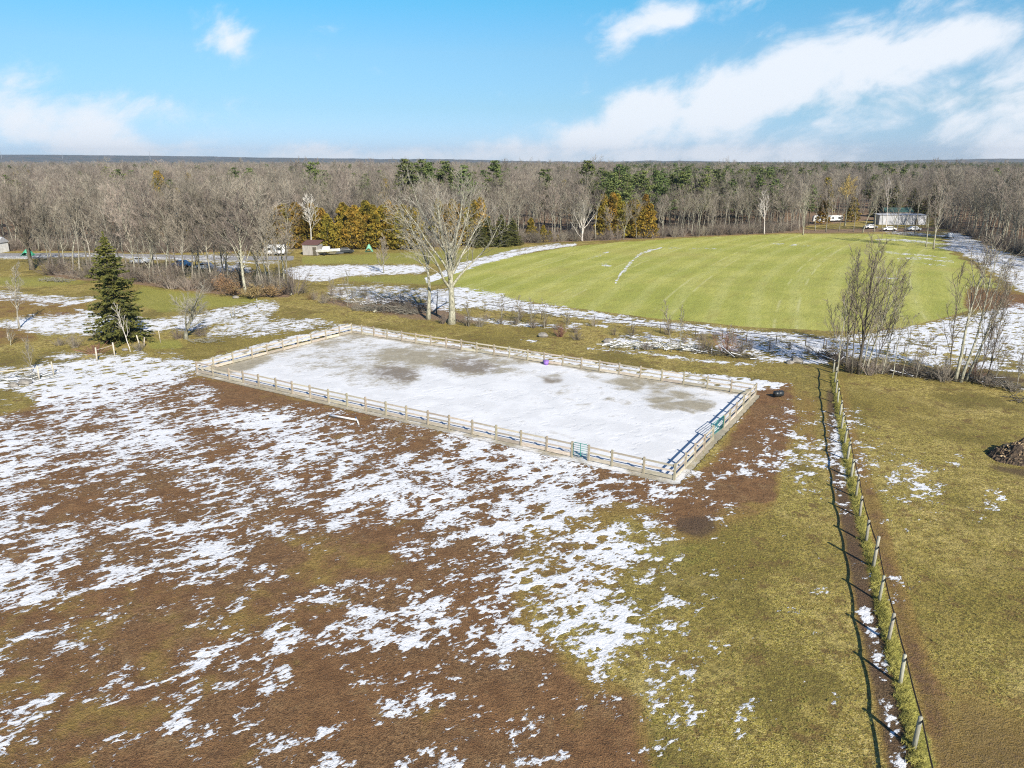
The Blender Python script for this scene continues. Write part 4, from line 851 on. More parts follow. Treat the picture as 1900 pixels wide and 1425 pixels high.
# brush piles and logs
def brush(seed, x0, y0, x1, y1, n, hgt, label, m='bark', snowy=0):
    r = random.Random(seed); a, b = G(x0, y0), G(x1, y1); c = (a + b) / 2; B = MB(); Sn = MB()
    d = b - a; ln = d.length; o = thing('brush_pile', label, 'brush pile', c)
    for i in range(n):
        t = r.uniform(-.5, .5); p = d * t + Vector((r.gauss(0, .5), r.gauss(0, .7), max(.02, r.uniform(0, hgt) * (1 - 1.4 * abs(t))))); L = r.uniform(.7, 2.6); an = r.gauss(math.atan2(d.y, d.x), .7); e = Vector((math.cos(an), math.sin(an), r.gauss(0, .28))) * L
        rr = r.uniform(.015, .06); q0 = p - e / 2; q1 = p + e / 2; q0.z = max(q0.z, .02); q1.z = max(q1.z, .03)
        B.tube([q0, p, q1], [rr, rr * .8, rr * .4], 4)
        for _ in range(3):
            s_1 = q0.lerp(q1, r.random()); B.spike(s_1, s_1 + Vector((r.gauss(0, .4), r.gauss(0, .4), r.uniform(0, .6))), .012)
        if r.random() < snowy: Sn.tube([q0 + Vector((0, 0, rr * 1.1)), q1 + Vector((0, 0, rr * 1.1))], [rr * .9, rr * .5], 5)
    B.build('branch', M[m], o)
    if snowy: Sn.build('snow_cover', M['snowcap'], o)
brush(1, 668, 575, 775, 582, 230, 1.3, 'big grey brush pile left of the leaning pale tree', 'bark')
brush(2, 700, 560, 790, 570, 120, 1.0, 'snow dusted brush behind the big brush pile', 'darkbark', .4)
brush(3, 1130, 642, 1300, 650, 150, .8, 'long snowy brush row before the wire fence', 'bark', .5)
brush(4, 1650, 690, 1760, 705, 150, .5, 'fallen dark branches between the two right tree clumps', 'darkbark', .05)
brush(5, 1790, 700, 1895, 722, 170, .5, 'fallen dark branches right of the pale trio', 'darkbark', .1)
brush(6, 1530, 662, 1600, 680, 120, .7, 'dark tangle of branches at the end of the post fence', 'darkbark', .15)
brush(7, 640, 560, 700, 566, 60, .5, 'low fallen branches left of the big brush pile', 'bark', .2)
brush(8, 355, 632, 400, 634, 26, .25, 'few fallen sticks beside the gnarled little tree', 'bark')
brush(9, 5, 705, 90, 700, 30, .4, 'sticks and rubble by the left rail fence', 'bark', .5)
brush(10, 1290, 652, 1400, 664, 90, .4, 'dark sticks under the largest red bush', 'darkbark', .1)
brush(11, 78, 520, 125, 523, 80, .6, 'grey heap of brush on the left lawn', 'bark')
brush(12, 1880, 745, 1900, 735, 10, .2, 'few dark sticks on the right grass', 'darkbark')
def log(x0, y0, x1, y1, r, label, m='log', z=0.0, snowy=True):
    a, b = G(x0, y0), G(x1, y1); c = (a + b) / 2; o = thing('log', label, 'log', c); B = MB(); q = a - c; w = b - c
    B.tube([q + Vector((0, 0, r * .9)), (q + w) / 2 + Vector((.05, .04, r)), w + Vector((0, 0, r))], [r, r * .93, r * .7], 9); B.build('trunk', M[m], o, True)
    if snowy: s_ = MB(); s_.tube([q * .97 + Vector((0, 0, r * 1.45)), w * .97 + Vector((0, 0, r * 1.5))], [r * .8, r * .6], 8); s_.build('snow_cover', M['snowcap'], o, True)
log(612, 773, 663, 782, .11, 'snow covered log on the mud in front of the arena')
log(660, 776, 666, 790, .08, 'short snowy branch at the end of the log')
log(694, 580, 714, 566, .16, 'pale log leaning out of the brush pile', 'bark2', snowy=False)
log(1210, 640, 1232, 634, .12, 'snowy log in front of the snowy brush row')
log(540, 548, 543, 522, .12, 'pale fallen stem at the hedgerow end', 'bark2', snowy=False)
rx = random.Random(61)
for i in range(30):
    x = 92 + i * 15.3 + rx.uniform(-7, 7); y = float(np.interp(x, [90, 250, 540], [500, 518, 536])) + rx.uniform(-6, 6); g = G(x, y); h = HT(x, y, rx.uniform(345, 405)); s = h / 16; v = rx.randrange(8)
    put_tree('bare_tree', 'grey bare tree of the hedgerow back row, ' + ORD[i] + ' from left', 'bare tree', FV[v], g, rx.uniform(0, 6), (s * 1.15, s * 1.15, s), 'back row of the left hedgerow')
for i in range(30):
    x = 92 + i * 15.6 + rx.uniform(-8, 8); y = float(np.interp(x, [90, 250, 540], [506, 524, 545])) + rx.uniform(-4, 4); s = rx.uniform(1.0, 2.0)
    put_tree('thicket', 'leafless thicket under the left hedgerow, ' + ORD[i] + ' from left', 'thicket', UV[i % 4], G(x, y), rx.uniform(0, 6), (s * 1.2, s * 1.2, s), 'thickets under the left hedgerow', ('crown',))
for i in range(14):
    x = 568 + i * 17 + rx.uniform(-6, 6); y = float(np.interp(x, [560, 800], [552, 578])) + rx.uniform(-14, 6); s = rx.uniform(.35, .75)
    put_tree('thicket', 'scrubby bush in the rough between arena and snow meadow, ' + ORD[i] + ' from left', 'thicket', UV[(i * 3) % 4], G(x, y), rx.uniform(0, 6), (s, s, s * 1.1), 'scrub left of the big pale tree', ('crown',))
for i in range(20):
    x = 905 + i * 33 + rx.uniform(-9, 9); y = float(np.interp(x, [900, 1540], [590, 655])) + rx.uniform(-6, 12); s = rx.uniform(.3, .62)
    put_tree('thicket', 'low scrub along the wire fence, ' + ORD[i] + ' from left', 'thicket', UV[(i * 3 + 1) % 4], G(x, y), rx.uniform(0, 6), (s, s, s), 'scrub along the wire fence', ('crown',))
for i in range(12):
    x = 1550 + i * 29 + rx.uniform(-6, 6); y = float(np.interp(x, [1550, 1900], [680, 712])) + rx.uniform(-6, 6); s = rx.uniform(.4, .8)
    put_tree('thicket', 'dense scrub on the right bank, ' + ORD[i] + ' from left', 'thicket', UV[(i + 2) % 4], G(x, y), rx.uniform(0, 6), (s, s, s), 'scrub on the right bank', ('crown',))
for i, (x, t, l) in enumerate([(1553, 505, .02), (1580, 455, .0), (1598, 465, .05), (1618, 500, .1), (1636, 520, .12), (1760, 480, -.05), (1800, 470, .2), (1830, 530, .1)]):
    single(300 + i, x, 693 + (12 if x > 1700 else 0), t, ('thin bare stem in the clump at the fence end, ' + ORD[i] if x < 1700 else 'thin bare stem by the pale trio, ' + ORD[i - 5]) + ' from left', 'darkbark' if i % 2 else 'bark2', 'darktwig', r0=.08, first=.2, spread=.38, up=.5, lean=(l, 0), n1=15, n2=6, n3=6, limb=.3, twr=.009, wob=.03)
for i, (x, y, t) in enumerate([(1512, 428, 352), (1532, 430, 345), (1556, 429, 360), (1583, 430, 350), (1636, 429, 350), (1656, 431, 342), (1678, 430, 352), (1697, 431, 338)]):
    g = G(x, y); h = HT(x, y, t); s = h / 16
    put_tree('bare_tree', 'bare tree screening the far yard, ' + ORD[i] + ' from left', 'bare tree', FV[(i * 3) % 8], g, i, (s, s, s), 'bare trees before the far yard')
# rocks
def rock(x, y, s, label, seed, m='rock'):
    r = random.Random(seed); B = MB(); n, k = 10, 6; V_ = []
    for j in range(k + 1):
        th = math.pi * j / k
        for i in range(n):
            ph = 2 * math.pi * i / n; q = s * (1 + r.uniform(-.16, .16)); V_.append((q * math.sin(th) * math.cos(ph) * 1.3, q * math.sin(th) * math.sin(ph), q * .7 * math.cos(th) + s * .25))
    B.add(V_, [(j * n + i, j * n + (i + 1) % n, (j + 1) * n + (i + 1) % n, (j + 1) * n + i) for j in range(k) for i in range(n)])
    o = B.build('rock', M[m], None, False, 0); o.location = G(x, y); tag(o, label, 'rock')
for i, (x, y, s, l) in enumerate([(47, 712, .55, 'grey boulder by the left rail fence'), (25, 716, .4, 'smaller rock left of the boulder by the rail fence'), (1008, 624, .55, 'pale rock left of the dark red bush'), (1128, 634, .5, 'rock at the left end of the snowy brush row'), (1478, 672, .6, 'pale rock left of the fence end'), (437, 553, .45, 'rock at the hedgerow end near the road'), (232, 650, .3, 'snowy stone below the lone spruce'), (1465, 674, .4, 'small rock beside the pale rock near the fence end')]): rock(x, y, s, l, i)
# manure pile at right
def heap(x, y, rx, ry, h, label, seed):
    r = random.Random(seed); g = G(x, y); o = thing('manure_pile', label, 'manure pile', g); B = MB(); n = 34; V_ = []
    for j in range(n):
        for i in range(n):
            u, v = (i / (n - 1) * 2 - 1), (j / (n - 1) * 2 - 1); q = math.hypot(u, v); f = max(0, 1 - q ** 1.6)
            V_.append((u * rx, v * ry, h * f * (1 + .5 * math.sin(u * 7 + 1) * math.sin(v * 6)) + (r.uniform(-.09, .09) if q < 1 else -.08) - .02))
    B.add(V_, [(j * n + i, j * n + i + 1, (j + 1) * n + i + 1, (j + 1) * n + i) for j in range(n - 1) for i in range(n - 1)]); B.build('mound', M['manure'], o)
    St = MB()
    for _ in range(900):
        u, v = r.gauss(.1, .38), r.gauss(0, .4); q = math.hypot(u, v)
        if q > .95: continue
        St.leaf((u * rx, v * ry, h * (1 - q ** 1.6) * 1.05 + .05), r.uniform(.1, .3), r)
    k = St.build('straw', M['straw'], o); k['kind'] = 'stuff'
    sw = MB(); sw.tube([(-1.6, -.7, .30), (-.9, -.6, .52), (.2, -.5, .8)], [.05, .12, .03], 8); sw.build('snow_cover', M['snowcap'], o, True)
heap(1898, 848, 2.6, 1.9, 1.15, 'dark manure and straw heap at the right edge of the grass', 3)

# ------------------------------------------------------------------ the arena fence
def on(a, b, x): return G(x, a[1] + (x - a[0]) / (b[0] - a[0]) * (b[1] - a[1]))
near = [366, 395.6, 426, 452, 480.7, 513, 543, 576, 610, 644.6, 679, 716.5, 754.4, 794.3, 833.6, 876.6, 920.8, 966.6, 1014, 1061, 1092, 1135, 1194, 1251]
far = [652.6, 671.7, 694, 718.6, 745.7, 771.7, 799.5, 828, 856, 884.6, 916.6, 945, 979, 1009.5, 1044, 1078.5, 1112, 1148.6, 1188, 1227.6, 1268, 1312, 1356, 1401.5]
left = [366, 397, 433, 468.5, 496, 525.5, 553, 578, 605, 630.4, 652.6]
right = [1401.5, 1390, 1378.5, 1365, 1353, 1342, 1322, 1306, 1288.6, 1271, 1251]
def boxmesh(name, m, size, bev=.008):
    B = MB(); B.box((0, 0, 0), size); return B.mesh(name, m)
postm = boxmesh('post', M['post'], (.15, .15, 1.42)); railc = {}
corners_done = set()
def arena_side(px, a, b, label, gates=(), skip_first=False, skip_last=False):
    W_ = [on(a, b, x) for x in px]; o = thing('board_fence', label, 'fence', W_[0]); base = W_[0]
    d = (W_[-1] - W_[0]).normalized(); rz = math.atan2(d.y, d.x)
    L = (W_[-1] - W_[0]); W_ = [W_[0] + d * ((w - W_[0]).dot(d)) for w in W_]; r = random.Random(len(label))
    for i, w in enumerate(W_):
        if (i == 0 and skip_first) or (i == len(W_) - 1 and skip_last): continue
        p = child('post', postm, o); p.location = w - base + Vector((0, 0, .63 + r.uniform(-.02, .02))); p.rotation_euler = (r.gauss(0, .012), r.gauss(0, .012), rz)
    for i in range(len(W_) - 1):
        if i in gates: continue
        q0, q1 = W_[i], W_[i + 1]; ln = (q1 - q0).length - .152; c = (q0 + q1) / 2 - base
        for z, h, t in ((1.13, .15, .045), (.68, .14, .045), (.19, .30, .05)):
            B = MB(); B.box((0, 0, 0), (ln, t, h)); p = B.build('rail', M['board'], o); p.location = c + Vector((0, 0, z + r.uniform(-.012, .012))); p.rotation_euler = (r.gauss(0, .02), r.gauss(0, .007), rz)
    return W_, rz
nW, nrz = arena_side(near, A_, D_, 'weathered board fence along the near long side of the arena', gates=(19,))
fW, frz = arena_side(far, B_, C_, 'pale board fence along the far long side of the arena')
arena_side(left, A_, B_, 'board fence across the left short end of the arena', skip_first=True, skip_last=True)
rW, rrz = arena_side(right, C_, D_, 'board fence across the right short end of the arena', gates=(5,), skip_first=True, skip_last=True)
def gate(p0, p1, label, swing=0.0):
    d = p1 - p0; L = d.length - .22; rz = math.atan2(d.y, d.x) + swing; o = thing('metal_gate', label, 'gate', p0 + d.normalized() * .11, rz)
    Fm = MB(); r = .028; Fm.tube([(0, 0, .2), (0, 0, 1.22), (.12, 0, 1.3), (L - .12, 0, 1.3), (L, 0, 1.22), (L, 0, .2), (0, 0, .2)], r, 8); Fm.build('frame', M['green'], o, True)
    for z in (.38, .56, .74, .92, 1.1): B = MB(); B.tube([(.03, 0, z), (L - .03, 0, z)], .019, 8); B.build('bar', M['green'], o, True)
    B = MB(); B.box((L / 2, 0, .75), (.05, .02, 1.08)); B.build('brace', M['green'], o)
    B = MB()
    for z in (.35, 1.15): B.box((-.05, 0, z), (.12, .05, .05))
    B.build('hinge', M['iron'], o); B = MB(); B.box((L + .05, 0, .95), (.12, .03, .05)); B.build('latch', M['iron'], o)
gate(nW[19], nW[20], 'green tubular gate in the near long side of the arena', .02)
gate(rW[5], rW[6], 'green tubular gate in the right short end of the arena', -.08)
# purple tub
g = G(1013, 675); o = thing('feed_tub', 'purple plastic tub against the far arena fence', 'tub', g + Vector((0, -.35, 0)))
B = MB(); B.tube([(0, 0, 0), (0, 0, .5)], [.26, .33], 16); B.build('bucket', M['purple'], o, True); B = MB(); B.tube([(0, 0, .47), (0, 0, .52)], [.36, .36], 16); B.build('rim', M['purple'], o, True)
B = MB(); B.tube([(-.34, 0, .48), (-.2, -.1, .66), (.2, -.1, .66), (.34, 0, .48)], .015, 6); B.build('handle', M['iron'], o, True)
# black barrel on its side
g = G(1444, 736); o = thing('barrel', 'black plastic barrel lying on its side by the arena corner', 'barrel', g, R(12)); B = MB()
pr = [(-.45, .26), (-.44, .3), (-.3, .31), (-.17, .31), (-.15, .34), (-.12, .31), (.12, .31), (.15, .34), (.18, .31), (.3, .31), (.44, .3), (.45, .26)]
B.tube([(x, 0, .33) for x, _ in pr], [r for _, r in pr], 20); B.build('drum', M['black'], o, True)
for x in (-.455, .455): B = MB(); B.tube([(x - .02, 0, .33), (x + .02, 0, .33)], [.27, .27], 20); B.build('lid', M['black'], o, True)

# ------------------------------------------------------------------ post fence on the right
pp = [(1546, 692, 0), (1549, 711, .25), (1551, 731, 0), (1554, 748, 0), (1558, 772, 0), (1561, 797, 0), (1567, 824, 0), (1572, 853, 0), (1579, 886, 0), (1588, 922, 0), (1595, 960, 0), (1607, 1006, 0), (1620, 1052, .5), (1631, 1115, 0), (1648, 1188, 0), (1670, 1269, 0), (1695.5, 1387, 0)]
PW = [G(x, y) for x, y, _ in pp]; PW.append(PW[-1] + (PW[-1] - PW[-2])); ex = [q[2] for q in pp] + [0]
base = PW[0]; o = thing('post_fence', 'line of round grey posts with a dark top strap along the grass', 'fence', base); r = random.Random(3); tops = []
for w, e in zip(PW, ex):
    B = MB(); h = 1.52 + e + r.uniform(-.05, .05); ln = Vector((r.gauss(.0, .03), r.gauss(0, .03), 0)); rr = r.uniform(.075, .095); B.tube([(0, 0, -.2), ln * .5 + Vector((0, 0, h * .5)), ln + Vector((0, 0, h - .02)), ln + Vector((0, 0, h))], [rr * 1.05, rr, rr * .96, rr * .86], 12)
    p = B.build('post', M['roundpost'], o, True); p.location = w - base; tops.append(w - base + ln + Vector((.09, .02, min(h, 1.5) - .12)))
for a, b in zip(tops[:-1], tops[1:]):
    B = MB(); n = 7; V_ = []; L = (b - a).length
    for i in range(n + 1):
        t = i / n; c = a.lerp(b, t) + Vector((0, 0, -.10 * 4 * t * (1 - t))); dx = Vector((.012, 0, 0))
        V_ += [c + Vector((-.012, 0, -.065)), c + Vector((.012, 0, -.065)), c + Vector((.012, 0, .065)), c + Vector((-.012, 0, .065))]
    B.add(V_, [(4 * i + k, 4 * i + (k + 1) % 4, 4 * i + 4 + (k + 1) % 4, 4 * i + 4 + k) for i in range(n) for k in range(4)]); B.build('strap', M['darkrail'], o)

# wire fence beyond
def wire_fence(px, label, h=1.25, rails=(1.2, .75), r_w=.018, pm_='darkbark', pr_=.06, group=None, topr=None):
    Wp = [G(x, y) for x, y in px]; base = Wp[0]; o = thing('wire_fence', label, 'fence', base, group=group); r = random.Random(len(px))
    for w in Wp:
        B = MB(); B.tube([(0, 0, -.1), (r.gauss(0, .03), 0, h)], [pr_, pr_ * .85], 7); p = B.build('post', M[pm_], o, True); p.location = w - base
    for k, z in enumerate(rails):
        B = MB(); rr = topr if (k == 0 and topr) else r_w
        for a, b in zip(Wp[:-1], Wp[1:]): B.tube([a - base + Vector((0, -.05, z)), (a + b) / 2 - base + Vector((0, -.05, z - .05)), b - base + Vector((0, -.05, z))], rr, 5)
        B.build('wire', M['darkrail'] if pm_ != 'board' else M['board'], o)
wire_fence([(900, 578), (950, 585), (1005, 592), (1052, 600), (1103, 603), (1172, 611), (1225, 617), (1290, 624), (1340, 630), (1385, 634), (1440, 638), (1494, 641), (1528, 645)], 'dark wire fence running along the near edge of the green field', topr=.045)
wire_fence([(1532, 648), (1600, 652), (1658, 654), (1677, 656), (1735, 660), (1790, 664), (1839, 667), (1895, 674)], 'dark wire fence behind the right tree clumps', r_w=.012)
wire_fence([(-25, 712), (73, 703), (100, 695)], 'pale rail fence with a fallen snowy rail at far left', 1.5, (1.25,), .05, 'board', .09)
wire_fence([(180, 669), (213, 659)], 'two pale posts joined by a rail below the spruce', 1.6, (1.3,), .03, 'board', .10)
wire_fence([(430, 588), (436, 586), (478, 570)], 'short leaning fence on the snow above the arena', 1.4, (1.1, .7), .02, 'roundpost', .08)
for i, (x, y, h, l) in enumerate([(199, 636, 1.5, 'pale post in front of the lone spruce'), (260, 643, 1.5, 'leaning pale post right of the pale sapling'), (267, 644, 1.3, 'second leaning post right of the pale sapling'), (298, 636, 1.7, 'thin pale post left of the gnarled little tree'), (16, 632, 1.2, 'short pale post in the rough grass at far left'), (545, 532, 2.2, 'pale post standing at the hedgerow end')]):
    B = MB(); q = .08 if i != 3 else .05; B.tube([(0, 0, -.1), ((.25 if i in (1, 2) else .05) * (-1) ** i, 0, h)], [q, q * .9], 8); p = B.build('wooden_post', M['board'], None, True); p.location = G(x, y); tag(p, l, 'post')

# ------------------------------------------------------------------ buildings and vehicles far off
def shed(x, y, w, dp, h, rz, label, wall='shedwall', roof='redroof', roofh=.7, mono=False, win=0, door=True, name='garden_shed', cat='shed'):
    o = thing(name, label, cat, G(x, y), rz); B = MB(); B.box((0, 0, h / 2), (w, dp, h)); B.build('wall', M[wall], o)
    B = MB(); e = .25
    if mono: V_ = [(-w / 2 - e, -dp / 2 - e, h + .05), (w / 2 + e, -dp / 2 - e, h + .05), (w / 2 + e, dp / 2 + e, h + roofh), (-w / 2 - e, dp / 2 + e, h + roofh)]; V_ += [(a, b, c + .1) for a, b, c in V_]; B.add(V_, [(3, 2, 1, 0), (4, 5, 6, 7), (0, 1, 5, 4), (1, 2, 6, 5), (2, 3, 7, 6), (3, 0, 4, 7)])
    else: B.add([(-w / 2 - e, -dp / 2 - e, h), (w / 2 + e, -dp / 2 - e, h), (w / 2 + e, dp / 2 + e, h), (-w / 2 - e, dp / 2 + e, h), (-w / 2 - e, 0, h + roofh), (w / 2 + e, 0, h + roofh)], [(3, 2, 1, 0), (0, 1, 5, 4), (2, 3, 4, 5), (0, 4, 3), (1, 2, 5)])
    B.build('roof', M[roof], o)
    for k in range(win):
        xx = -w / 2 + (k + .5) * w / win; B = MB(); B.box((xx, -dp / 2 - .02, h * .6), (.9, .06, .8)); fr = B.build('window', M['white'], o); B = MB(); B.box((xx, -dp / 2 - .06, h * .6), (.75, .03, .65)); B.build('pane', M['glass'], fr)
    if door: B = MB(); B.box((w * .3, -dp / 2 - .03, 1.0), (.95, .06, 2.0)); dr = B.build('door', M['darkbark'], o); B = MB(); B.box((w * .3 + .35, -dp / 2 - .08, 1), (.05, .05, .12)); B.build('handle', M['iron'], dr)
    return o
shed(581, 472, 3.9, 3.4, 2.5, R(-8), 'small grey wooden shed with a red brown roof beside the boat', mono=True, roofh=.8)
shed(-8, 468, 4.5, 4, 2.5, 0, 'white gabled house at the left edge beyond the road', 'white', 'panel', 1.4, win=2, name='house', cat='house')
shed(1668, 416, 16.5, 5, 3.3, R(-3), 'long pale ribbed shed at the woods edge on the right', 'panel', 'panel', .25, mono=True, name='long_shed', cat='shed')
shed(1660, 411, 10, 6, 3.7, R(-3), 'dark green roofed building behind the long pale shed', 'shedwall', 'greenroof', 1.5, door=False, name='barn', cat='barn')
def camper(x, y, L, h, rz, label, m='white'):
    o = thing('camper_trailer', label, 'camper', G(x, y), rz); B = MB(); pr = [(-L / 2, .5), (-L / 2 + .1, h - .5), (-L / 2 + .6, h), (L / 2 - .4, h), (L / 2, h - .7), (L / 2 - .1, .5)]
    B.add([(a, -1.1, b) for a, b in pr] + [(a, 1.1, b) for a, b in pr], [tuple(range(6)), tuple(range(11, 5, -1))] + [(i, i + 6, (i + 1) % 6 + 6, (i + 1) % 6) for i in range(6)]); B.build('body', M[m], o)
    for xx in (-L * .28, L * .2): B = MB(); B.box((xx, -1.12, h * .62), (.9, .05, .6)); B.build('window', M['glass'], o)
    B = MB(); B.box((-.1, -1.13, 1.35), (.7, .05, 1.65)); B.build('door', M['silver'], o)
    for yy in (-1.0, 1.0): B = MB(); B.tube([(0.6, yy - .1, .33), (0.6, yy + .1, .33)], .33, 14); B.build('wheel', M['tyre'], o, True)
    B = MB(); B.tube([(L / 2 - .1, 0, .5), (L / 2 + .9, 0, .45)], .05, 6); B.build('drawbar', M['iron'], o)
camper(513, 473, 5.2, 2.5, R(5), 'white camper trailer under the bare trees left of the shed')
camper(1519, 413, 4.6, 2.6, R(-10), 'white camper at the left of the far right yard')
camper(1548, 411, 5.6, 2.3, R(15), 'low pale camper in the middle of the far right yard')
def car(x, y, rz, label, m, name='parked_car', L=4.4, h=1.45, cab=(.28, .42)):
    o = thing(name, label, 'car', G(x, y), rz); B = MB(); pr = [(-L / 2, .35), (-L / 2, .8), (-L * .3, .9), (-L * .2, h), (L * .18, h), (L * .3, .95), (L / 2 - .05, .8), (L / 2, .35)]
    n = len(pr); B.add([(a, -.85 + (.12 if b > 1 else 0), b) for a, b in pr] + [(a, .85 - (.12 if b > 1 else 0), b) for a, b in pr], [tuple(range(n)), tuple(range(2 * n - 1, n - 1, -1))] + [(i, i + n, (i + 1) % n + n, (i + 1) % n) for i in range(n)]); B.build('body', M[m], o)
    for s in (-1, 1): B = MB(); B.box((-.03, s * .79, h * .80), (L * .4, .06, .38)); B.build('window', M['glass'], o)
    for a in (-.3, .3):
        for s in (-1, 1): B = MB(); B.tube([(L * a, s * .78 - .1, .33), (L * a, s * .78 + .1, .33)], .33, 14); B.build('wheel', M['tyre'], o, True)
    for s in (-1, 1): B = MB(); B.box((L / 2, s * .6, .68), (.06, .3, .14)); B.build('headlight', M['white'], o)
car(338, 495, R(4), 'blue car parked behind the hedgerow thicket', 'blue')
car(262, 489, R(0), 'silver car on the road right of the spruce top', 'silver')
car(382, 500, R(-5), 'pale silver car behind the middle hedgerow trees', 'silver')
car(640, 476 - 6, R(20), 'dark low car by the cedar hedge right of the boat', 'black')
car(1762, 441, R(70), 'light silver car at the head of the snowy lane', 'silver')
car(1615, 424, R(5), 'white car in the snow left of the long shed', 'white')
car(1695, 428, R(0), 'blue grey car before the right half of the long shed', 'silver'); car(1650, 428, R(-6), 'white parked car before the left half of the long shed', 'white')
# boat on a trailer
o = thing('motor_boat', 'white motor boat on a trailer right of the little shed', 'boat', G(609, 473), R(4)); B = MB(); secs = []
for t in range(9):
    u = t / 8; wd = 1.1 * math.sin(min(1, (1 - u) * 1.6) * math.pi / 2) + .02; zb = .55 + .35 * u ** 2; zt = 1.35 + .25 * u ** 2; xx = -2.8 + 5.8 * u; secs.append([(xx, -wd, zt), (xx, -wd * .75, zb + .25), (xx, 0, zb), (xx, wd * .75, zb + .25), (xx, wd, zt)])
B.add([p for s_ in secs for p in s_], [(5 * i + k, 5 * i + k + 1, 5 * i + 6 + k, 5 * i + 5 + k) for i in range(8) for k in range(4)] + [(5 * i, 5 * i + 5, 5 * i + 9, 5 * i + 4) for i in range(8)] + [(0, 1, 2, 3, 4)]); B.build('hull', M['white'], o)
B = MB(); B.box((-.3, 0, 1.75), (1.9, 1.5, .7), taper=.8); B.build('cabin', M['white'], o); B = MB(); B.box((.72, 0, 1.8), (.06, 1.2, .4), rx=0); B.build('windscreen', M['glass'], o)
for s in (-1, 1): B = MB(); B.tube([(-.8, s * .9 - .1, .33), (-.8, s * .9 + .1, .33)], .33, 12); B.build('wheel', M['tyre'], o, True)
B = MB(); B.tube([(-2.6, 0, .45), (3.8, 0, .45)], .07, 6); B.build('trailer_frame', M['iron'], o)
def tarp(x, y, w, h, label, m, name):
    o = thing(name, label, name.split('_')[-1], G(x, y)); B = MB(); n = 9; V_ = []; r = random.Random(int(x))
    for j in range(n):
        for i in range(n): u, v = i / (n - 1) * 2 - 1, j / (n - 1) * 2 - 1; V_.append((u * w / 2, v * w * .4, max(0, h * (1 - abs(u) ** 1.5) * (1 - .5 * abs(v) ** 3)) + r.uniform(-.06, .06)))
    B.add(V_, [(j * n + i, j * n + i + 1, (j + 1) * n + i + 1, (j + 1) * n + i) for j in range(n - 1) for i in range(n - 1)]); B.build('sheet', M[m], o)
    B = MB(); B.tube([(-w / 2, -w * .4, .03), (w / 2, -w * .4, .03)], .03, 5); B.build('hem', M[m], o)
tarp(685, 467, 1.9, 2.0, 'small pale green tent at the edge of the cedars', 'tent', 'camping_tent')
tarp(52, 474, 2.6, 1.6, 'bright green tarp beyond the road at far left', 'tarp', 'green_tarp')
for i, (x, t) in enumerate([(45, 281), (153, 285), (308, 280)]):
    d = 3300; o = thing('radio_mast', ['leftmost thin radio mast on the horizon', 'middle faint radio mast on the left horizon', 'rightmost radio mast above the left woods'][i], 'mast', (hx(x, d), d, 0)); hh = hz(t, d); B = MB()
    for k in range(3): a = k * 2.094; B.tube([(1.4 * math.cos(a), 1.4 * math.sin(a), 0), (.3 * math.cos(a), .3 * math.sin(a), hh)], .22, 4)
    for z in range(0, int(hh) - 2, 4): q = 1.4 - 1.1 * z / hh; B.tube([(q, 0, z), (-q / 2, q * .8, z + 3)], .12, 3); B.tube([(q, 0, z + 3), (-q / 2, -q * .8, z)], .12, 3)
    B.build('lattice', M['iron'], o); B = MB(); B.tube([(0, 0, hh), (0, 0, hh + 4)], .15, 4); B.build('antenna', M['iron'], o)

# ------------------------------------------------------------------ grass tufts close to the camera and in the fence line
tv = MB(); r = random.Random(8)
for k in range(14):
    a = r.uniform(0, 6.28); l = r.uniform(.08, .2); tv.spike((r.gauss(0, .05), r.gauss(0, .05), -.01), (math.cos(a) * l * .8, math.sin(a) * l * .8, l), .010)
gmt = mat('dry_grass_blades', (.42, .35, .11), .9, col2=(.22, .19, .05), scale=.6, objrand=.35)
tv.v = [tuple(c * 1.0 for c in p) for p in tv.v]
Vv, Ff = [], []; rr_ = np.random.RandomState(6); nT = 0
base_v = np.array(tv.v); base_f = np.array(tv.f)
def at_map(m, X, Y):
    px, py = pix(X, Y); return m[np.clip(py, 0, IH - 1).astype(int), np.clip(px, 0, IW - 1).astype(int)]
def tufts(X, Y, sc):
    global nT
    a = rr_.uniform(0, 6.28, len(X)); s = sc * rr_.uniform(.6, 1.4, len(X)); ca, sa = np.cos(a) * s, np.sin(a) * s
    bx, by, bz = base_v.T
    P = np.stack([X[:, None] + ca[:, None] * bx - sa[:, None] * by, Y[:, None] + sa[:, None] * bx + ca[:, None] * by, s[:, None] * bz - .03], -1)
    Vv.append(P.reshape(-1, 3)); Ff.append((base_f[None] + (np.arange(len(X)) * len(base_v))[:, None, None] + nT).reshape(-1, 3)); nT += P.shape[0] * P.shape[1]
Y = rr_.uniform(20, 60, 60000); X = rr_.uniform(-1, 1, 60000) * (Y * .75 + 6)
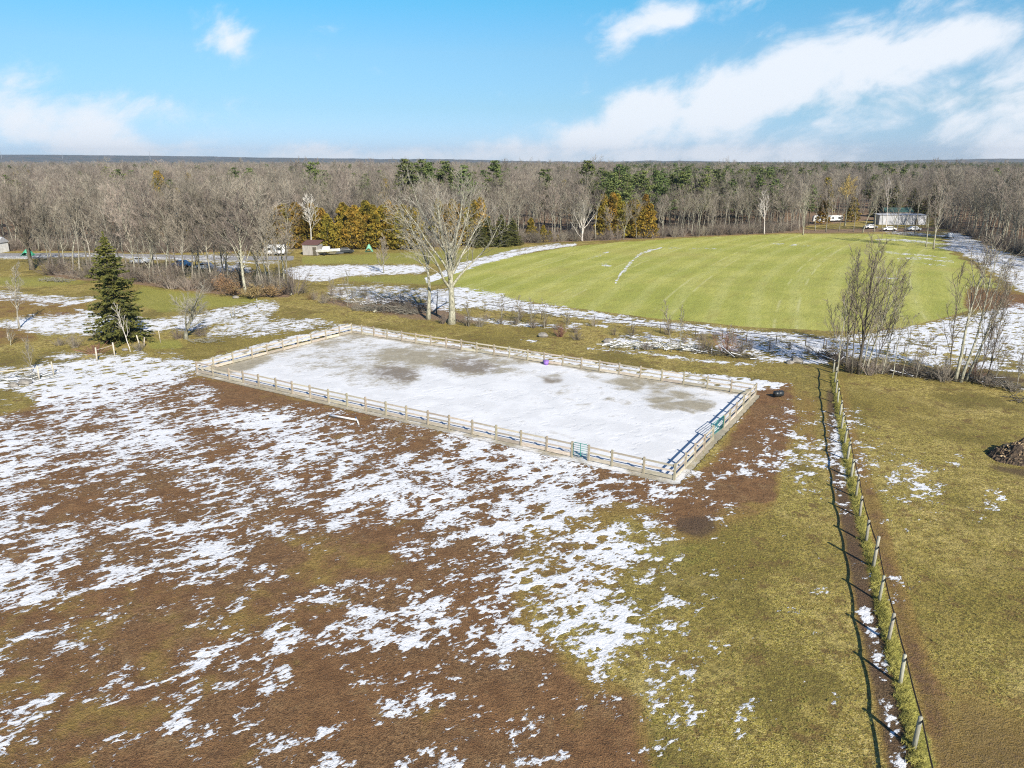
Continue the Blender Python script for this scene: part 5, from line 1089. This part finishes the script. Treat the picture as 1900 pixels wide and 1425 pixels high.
k = (at_map(mud, X, Y) < .3) & (at_map(snow, X, Y) < .3) & (at_map(arena, X, Y) < .5) & (at_map(dark, X, Y) < .35); tufts(X[k][::2], Y[k][::2], .34)
for (xa, ya, _), (xb, yb, _) in zip(pp[:-1], pp[1:]):
    a_, b_ = G(xa, ya), G(xb, yb); n_ = int((b_ - a_).length * 42); t_ = rr_.uniform(0, 1, n_); off = rr_.normal(0, .16, n_)
    tufts(a_.x + (b_.x - a_.x) * t_ + off + .05, a_.y + (b_.y - a_.y) * t_, 1.1)
a_, b_ = PW[-2], PW[-1]; n_ = int((b_ - a_).length * 42); t_ = rr_.uniform(0, 1, n_); tufts(a_.x + (b_.x - a_.x) * t_ + rr_.normal(0, .16, n_) + .05, a_.y + (b_.y - a_.y) * t_, 1.1)
Vv = np.concatenate(Vv).astype(np.float32); Ff = np.concatenate(Ff).astype(np.int32); tmm = bpy.data.meshes.new('grass'); tmm.vertices.add(len(Vv)); tmm.vertices.foreach_set('co', Vv.ravel()); tmm.loops.add(Ff.size); tmm.loops.foreach_set('vertex_index', Ff.ravel())
tmm.polygons.add(len(Ff)); tmm.polygons.foreach_set('loop_start', np.arange(0, Ff.size, 3, dtype=np.int32)); tmm.polygons.foreach_set('loop_total', np.full(len(Ff), 3, np.int32)); tmm.update(calc_edges=True); tmm.materials.append(gmt)
go_ = bpy.data.objects.new('grass', tmm); COL.objects.link(go_); tag(go_, 'short dry grass tufts on the pasture and under the post fence', None, kind='stuff')
# ------------------------------------------------------------------ haze
B = MB(); B.box((0, 2900, 45), (9000, 6600, 110)); hz_o = B.build('haze', M['white']); hz_o.data.materials.clear()
hmn = bpy.data.materials.new('haze'); hmn.use_nodes = True; q = hmn.node_tree; q.nodes.clear(); pv = q.nodes.new('ShaderNodeVolumePrincipled'); pv.inputs['Density'].default_value = .00008; pv.inputs['Color'].default_value = (.75, .86, 1, 1); pv.inputs['Anisotropy'].default_value = .2
ou = q.nodes.new('ShaderNodeOutputMaterial'); q.links.new(pv.outputs[0], ou.inputs['Volume']); hz_o.data.materials.append(hmn)
tag(hz_o, 'thin blue haze over the far woods', None, kind='stuff')
